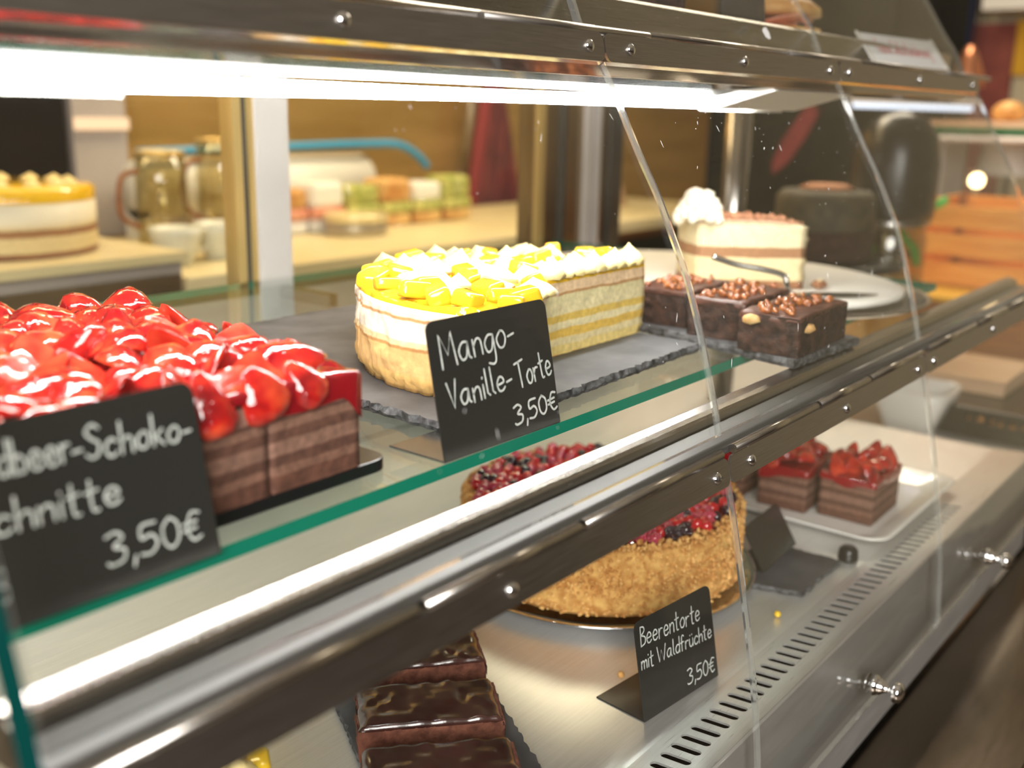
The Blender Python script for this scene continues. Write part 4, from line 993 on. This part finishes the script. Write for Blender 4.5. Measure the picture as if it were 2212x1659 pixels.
ov = thing('oven_front', 'black glass oven front on the back wall, far left', 'oven', (.78, 2.06, 1.17))
MB().box(-.5, .34, -.03, .035, 0, .75).build('body', M['black'], ov); MB().tube([(-.4, -.05, .62), (.3, -.05, .62)], .01, 10).build('handle', M['chrome'], ov)
cw = MB().box(1.137, 1.255, 2.03, 2.098, 1.122, 2.6).build('trim_3', M['grey_wall']); struct(cw)
hl = thing('wall_light', 'narrow glowing wall light on the steel column', 'lamp', (1.196, 2.028, 1.352)); MB().box(-.058, .058, -.012, .0, -.012, .012).build('lens', emit('peach lens', (1.0, .66, .40), 1.6), hl)
def jar(label, x, y, r, h):
    t = thing('glass_pitcher', label, 'pitcher', (x, y, 1.1202), 0, 'pitchers on the back counter')
    MB().lathe([(0, 0), (r * .9, 0), (r, .006), (r * 1.0, h * .7), (r * .94, h), (r * .90, h), (r * .95, h * .7), (r * .94, .012), (0, .010)], 28).build('glass_body', M['jar_glass'], t)
    MB().tube([(r * .93 * math.cos(a), r * .93 * math.sin(a), h) for a in np.linspace(0, 2 * PI, 25)[:-1]], .0035, 8, closed=True).build('rim', M['gold_edge'], t)
    MB().tube(smoothline([(-r, 0, h * .82), (-r - .035, 0, h * .75), (-r - .04, 0, h * .4), (-r, 0, h * .25)], 6), .005, 8).build('handle', M['brown_wood'], t)
jar('clear glass pitcher with dark handle behind the white cups', 1.165, 1.78, .048, .185)
jar('taller glass pitcher nearer the grey post', 1.325, 1.80, .055, .205)
def cup(label, x, y):
    t = thing('white_cup', label, 'cup', (x, y, 1.1202), 0, 'cups on the back counter')
    MB().lathe([(0, 0), (.024, 0), (.026, .004), (.034, .022), (.044, .052), (.0465, .066), (.0435, .066), (.040, .050), (.030, .02), (0, .008)], 28).build('bowl', M['cup'], t)
    MB().tube(smoothline([(.040, 0, .056), (.066, 0, .054), (.064, 0, .026), (.036, 0, .022)], 6), .004, 8).build('handle', M['cup'], t)
cup('wide white cup in front of the first glass pitcher', 1.070, 1.60); cup('white cup with its handle toward the grey post', 1.175, 1.62)
cup('white cup tucked behind the other cups', 1.290, 1.68)
tn = thing('round_tin', 'shallow round tin with a cream lid on the back counter', 'tin', (1.62, 1.73, 1.1202))
MB().lathe([(0, 0), (.068, 0), (.070, .003), (.070, .038), (0, .038)], 40).build('tin_body', M['tin'], tn); MB().lathe([(.0715, .030), (.072, .044), (.069, .047), (0, .048)], 40).build('lid', M['tin_lid'], tn)
pb_ = thing('packing_board', 'long white packaging roll with a blue edge on the back counter', 'packaging', (1.62, 1.95, 1.1202))
MB().lathe([(0, 0), (.062, 0), (.062, .62), (0, .62)], 32, Matrix.Translation((-.40, 0, .10)) @ Matrix.Rotation(PI / 2, 4, 'Y')).build('roll', M['white_plastic'], pb_)
MB().tube(smoothline([(-.42, -.04, .178), (-.1, -.045, .184), (.20, -.05, .188), (.30, -.06, .185), (.36, -.065, .160), (.395, -.07, .128)], 6), .010, 10).build('blue_edge', M['blue'], pb_)
for k in range(2): MB().box(-.40 + k * .46, -.38 + k * .46, -.05, .05, 0, .06).build('foot', M['white_plastic'], pb_)
rr = random.Random(15)
for k in range(6):
    nm = ('wrapped sandwich roll nearest the packaging roll', 'sandwich with orange filling, second in the row', 'sandwich stacked with lettuce, third in the row', 'sandwich stacked with lettuce, fourth in the row', 'sandwich with pale wrapper, fifth in the row', 'sandwich nearest the maroon apron')[k]
    t = thing('wrapped_sandwich', nm, 'sandwich', (1.49 + k * .105, 1.83 - .004 * k, 1.1202), 0, 'sandwiches along the back counter')
    MB().box(-.046, .046, -.04, .04, .002, .032).build('bread_half', M['bread'] if k > 1 else M['paper'], t, bevel=.008)
    MB().box(-.048, .048, -.044, .042, .030, .056).build('filling', M['lettuce'] if k > 1 else M['meat'], t, bevel=.008)
    MB().box(-.046, .046, -.04, .04, .054, .100 + .012 * (k % 2)).build('top_half', (M['bread'], M['white_plastic'], M['lettuce'])[k % 3], t, bevel=.012)
ap = thing('hanging_apron', 'dark maroon apron hanging on the back wall beside the rear corner panel', 'apron', (2.485, 2.07, 1.50))
mb = MB(); nx, nz = 24, 16; V = []
for k in range(nz + 1):
    for i in range(nx + 1):
        u, v = i / nx, k / nz; w = .035 + .115 * min(1, v * 1.3); V.append(((u - .5) * 2 * w - .03 * v, -.02 - .022 * math.sin(u * 19 + v * 2), -.58 * v))
mb.add(V, [(k * (nx + 1) + i, k * (nx + 1) + i + 1, (k + 1) * (nx + 1) + i + 1, (k + 1) * (nx + 1) + i) for k in range(nz) for i in range(nx)], 0, True)
o = mb.build('apron_cloth', M['maroon'], ap); s_ = o.modifiers.new('thick', 'SOLIDIFY'); s_.thickness = .006
mb = MB(); mb.tube(smoothline([(-.05, -.036, -.06), (-.10, -.038, -.28), (-.16, -.038, -.56)], 6), .020, 8).build('red_band', M['red_cloth'], ap)
MB().tube(smoothline([(-.02, -.02, 0), (0, -.02, .07), (.02, -.02, 0)], 5), .005, 6).build('neck_loop', M['maroon'], ap)
MB().tube([(0, .025, .06), (0, -.03, .06), (0, -.035, .075)], .006, 8).build('wall_hook', M['steel'], ap)
nk = thing('paper_cone', 'pale folded paper cone on the far back counter', 'paper', (2.72, 1.78, 1.1202)); MB().lathe([(.07, 0), (.005, .17)], 4).build('cone', M['kraft'], nk)

# ------------------------------------------------------------------ things beyond the right end of the case
rc_ = thing('side_counter', 'steel side counter beyond the right end of the case', 'counter', (2.1, .62, 0))
MB().box(-.66, .95, -.355, .72, .88, .92).build('worktop', M['steel_deck'], rc_, bevel=.003); MB().box(-.64, .93, -.33, .70, 0, .88).build('cabinet', M['black_matt'], rc_)
fz = thing('tall_refrigerator', 'tall black refrigerator with a maroon curved emblem beyond the case', 'refrigerator', (2.50, 1.20, .921))
MB().box(0, .55, -.325, .14, 0, 1.0).build('body', M['black_matt'], fz, bevel=.01)
MB().prism([(-.155, .48), (-.170, .50), (-.13, .42), (-.09, .36), (-.055, .33), (-.050, .36), (-.075, .42), (-.115, .48), (-.145, .52)], -.003, -.0004).build('emblem', M['maroon'], fz)
dk = thing('cake_stand', 'black footed cake stand beyond the white board', 'cake stand', (1.665, .660, .921))
MB().lathe([(0, 0), (.07, 0), (.072, .004), (.02, .012), (.014, .03), (.014, .225), (.03, .236), (.128, .240), (.132, .250), (.126, .252), (0, .246)], 40).build('stand_body', M['black'], dk)
dc = thing('dark_layer_cake', 'dark layered cake on the black cake stand', 'cake', (1.660, .665, .921 + .2525))
MB().lathe([(0, 0), (.078, 0), (.080, .004), (.080, .048), (0, .048)], 40).build('lower_layer', M['brownie'], dc)
MB().lathe([(.079, .046), (.080, .052), (.079, .098), (.07, .108), (0, .112)], 40, caps=False).build('upper_layer', M['dark_cake'], dc)
MB().lathe([(0, .118), (.03, .118), (.045, .112), (.03, .106)], 24, caps=False).build('topping', M['cocoa'], dc)
tj = thing('storage_jar', 'tall glass storage jar with a glossy black dome lid beyond the case', 'jar', (1.878, .632, .921))
MB().lathe([(0, 0), (.062, 0), (.066, .006), (.066, .27), (.058, .30), (.055, .30), (.063, .268), (.063, .01), (0, .008)], 36).build('glass_body', M['jar_glass'], tj)
MB().lathe([(0, .009), (.061, .012), (.061, .20), (0, .215)], 30).build('biscuit_fill', M['bread'], tj)
MB().lathe([(.060, .300), (.072, .306), (.074, .325), (.074, .40), (.066, .445), (.045, .475), (.018, .488), (0, .489)], 36).build('dome_lid', M['black'], tj)
MB().lathe([(.0665, .292), (.070, .297), (.0665, .303)], 36, caps=False).build('seal_ring', M['steel'], tj)
dt = thing('display_table', 'brown wooden riser box under the orange crate', 'riser', (2.22, .52, .921))
MB().box(-.26, .30, -.175, .17, 0, .155).build('body', M['brown_wood'], dt, bevel=.004); MB().box(-.27, .31, -.185, .18, .155, .163).build('top', M['yellow'], dt)
ct = thing('wooden_crate', 'orange slatted wooden crate on the brown riser', 'crate', (2.26, .54, 1.0845))
for k in range(3):
    z = .004 + k * .054
    for (a, b, c, d) in ((-.17, .17, -.135, -.125), (-.17, .17, .125, .135), (-.17, -.16, -.125, .125), (.16, .17, -.125, .125)):
        MB().box(a, b, c, d, z, z + .041).build('slat', M['wood'], ct, bevel=.001)
for sx in (-.158, .146):
    for sy in (-.124, .112): MB().box(sx, sx + .012, sy, sy + .012, 0, .16).build('corner_post', M['brown_wood'], ct)
MB().box(-.158, .158, -.123, .123, 0, .006).build('base_board', M['wood'], ct)
rb = thing('green_ribbon', 'bright green ribbon tied at the crate corner', 'ribbon', (2.075, .665, 1.15))
MB().tube(smoothline([(.0, -.07, .10), (0, -.02, .065), (.0, .012, .045), (0, .0, .02), (.0, -.02, .0), (0, -.03, -.03)], 6), .008, 6).build('ribbon_band', M['green'], rb)
MB().tube(smoothline([(-.02, .055, .09), (-.02, .065, .05), (-.02, .07, .03), (-.02, .055, -.01), (-.02, .045, -.05)], 6), .008, 6).build('ribbon_tail', M['green'], rb)
bw = thing('white_bowl', 'square white bowl on the side counter past the case end', 'bowl', (1.655, .485, .921))
mb = MB(); rg = []
for w, z in ((.07, 0), (.078, .0), (.108, .045), (.116, .068), (.110, .068), (.10, .045), (.07, .008)): rg.append([(a, b, z) for a, b in rounded(w, w, w * .2, 6)])
m = len(rg[0])
for A, B in zip(rg, rg[1:]): mb.add(A + B, [(k, (k + 1) % m, m + (k + 1) % m, m + k) for k in range(m)], 0, True)
mb.add(rg[0], [tuple(range(m))]); mb.add(rg[-1], [tuple(range(m))]); mb.build('bowl_body', M['china'], bw)
bx = thing('dark_carton', 'dark printed carton on the side counter beside the white bowl', 'carton', (1.75, .375, .921))
MB().box(-.10, .10, -.11, .08, 0, .048).build('carton_body', M['black'], bx, bevel=.002)
mb = MB(); rr = random.Random(4)                        # lettering too blurred to read
for k in range(9):
    y = .030 - k * .016
    for q in range(2): mb.box(-.1006, -.1001, y - rr.uniform(.004, .010), y, .026 + rr.uniform(0, .004), .036)
MB.build(mb, 'print_marks', M['caramel'], bx)
kb = thing('kraft_box', 'flat pale brown card box stacked on the dark carton', 'box', (1.83, .44, .921 + .0485))
MB().box(-.09, .09, -.065, .075, 0, .024).build('box_body', M['kraft'], kb, bevel=.002); MB().box(-.092, .092, -.067, .077, .020, .027).build('lid', M['kraft'], kb, bevel=.002)
bsx = thing('bread_rack', 'wall rack with a green edge carrying bread rolls', 'rack', (2.75, .50, 1.36))
MB().box(-.15, .25, -.35, .34, .020, .032).build('shelf_board', M['kraft'], bsx); MB().box(-.152, -.148, -.35, .34, .004, .018).build('green_edge', M['green_dark'], bsx)
MB().tube([(-.25, -.35, -.006), (-.25, .34, -.006)], .006, 10).build('front_rail', M['alu'], bsx)
for y in (-.34, .33): MB().box(.05, .25, y - .006, y + .006, -.44, .02).build('bracket', M['alu'], bsx)
for k, (x, y, s_) in enumerate(((2.68, .655, .048), (2.66, .555, .055), (2.70, .45, .05))):
    t = thing('bread_roll', ('bread roll at the left end of the green-edged rack', 'middle bread roll on the green-edged rack', 'bread roll at the far right of the green-edged rack')[k], 'bread', (x, y, 1.3925), .4 * k, 'rolls on the rack')
    V = v2 * np.array([1.0, .82, .62]) * s_; V[:, 2] = np.maximum(V[:, 2], -.4 * s_) + .4 * s_; MB().add(V, f2, 0, True).build('crust', M['bread'], t, subd=1)
bj = thing('dark_jar', 'small dark jar with a glowing blue light as its lid on the green-edged rack', 'jar', (2.66, .765, 1.3925)); MB().lathe([(0, 0), (.022, 0), (.024, .05), (.016, .078), (0, .078)], 20).build('jar_body', M['black'], bj); MB().lathe([(.012, .077), (.013, .10), (0, .102)], 16).build('lid', M['blue_led'], bj)  # emissive lid stands in for a small blue light
ls = thing('pale_lamp_shade', 'pale tapered lamp shade standing beyond the crate', 'lamp', (3.02, .72, .921)); MB().lathe([(.05, 0), (.05, .012), (.008, .02), (.008, .34)], 20).build('stem', M['dark_metal'], ls); MB().lathe([(.080, .335), (.064, .43)], 28, caps=False).build('shade', M['board_white'], ls)
pb2 = thing('warm_spot_lamp', 'small glowing warm lamp above the orange crate', 'lamp', (2.62, .690, .921))
MB().lathe([(.03, 0), (.03, .008), (.006, .014), (.006, .325)], 16).build('stem', M['dark_metal'], pb2); MB().add(v2 * .017 + np.array([0, 0, .337]), f2, 0, True).build('bulb', M['bulb'], pb2)
sl = thing('strip_light', 'slim white strip light hanging beyond the case end', 'lamp', (2.4, .79, 1.4225)); MB().tube([(0.0, .13, .0), (0, -.13, -.004)], .0055, 10).build('tube', M['strip'], sl); MB().box(-.004, .012, -.14, .14, .006, .016).build('housing', M['alu'], sl)
for y in (-.12, .12): MB().tube([(.004, y, .016), (.004, y, 1.3)], .0015, 6).build('cable', M['black'], sl)
jk = thing('navy_jacket', 'dark navy jacket hanging at the far right wall', 'jacket', (4.12, 1.42, 1.95))
mb = MB(); V = []
for k in range(13):
    for i in range(21):
        a = PI * i / 20; w = .10 + .10 * min(1, k / 4); V.append((-.06 * math.sin(a) * (1 + .2 * math.sin(i * 2.1)), -w * math.cos(a), .15 - .62 * k / 12))
mb.add(V, [(k * 21 + i, k * 21 + i + 1, (k + 1) * 21 + i + 1, (k + 1) * 21 + i) for k in range(12) for i in range(20)], 0, True); o = mb.build('jacket_body', M['navy'], jk); s_ = o.modifiers.new('thick', 'SOLIDIFY'); s_.thickness = .01
for sy in (-1, 1): MB().tube(smoothline([(-.03, sy * .17, .08), (-.05, sy * .23, -.1), (-.05, sy * .22, -.40)], 5), .045, 12).build('sleeve', M['navy'], jk)
MB().tube([(.07, 0, .16), (-.03, 0, .16)], .01, 8).build('wall_hook', M['steel'], jk)
ys = thing('yellow_poster', 'yellow poster on the far right wall', 'poster', (4.19, .92, 1.64)); MB().box(-.012, .005, -.10, .115, -.09, .10).build('sheet', M['yellow'], ys); MB().box(-.014, -.012, .03, .07, .03, .07).build('red_spot', M['red_print'], ys)
aw = thing('cream_awning', 'cream coloured valance hanging above the far wall tiles', 'valance', (4.05, .95, 1.76)); MB().box(-.06, .14, -.35, .16, 0, .12).build('board', M['white_plastic'], aw)
pd = thing('copper_pendant', 'small copper pendant lamp hanging beyond the sign', 'lamp', (2.88, .815, 1.475)); MB().lathe([(.042, 0), (.040, .03), (.022, .075), (.010, .10), (0, .102)], 24, caps=False).build('shade', M['copper'], pd); MB().tube([(0, 0, .10), (0, 0, 1.4)], .002, 6).build('cable', M['black'], pd)
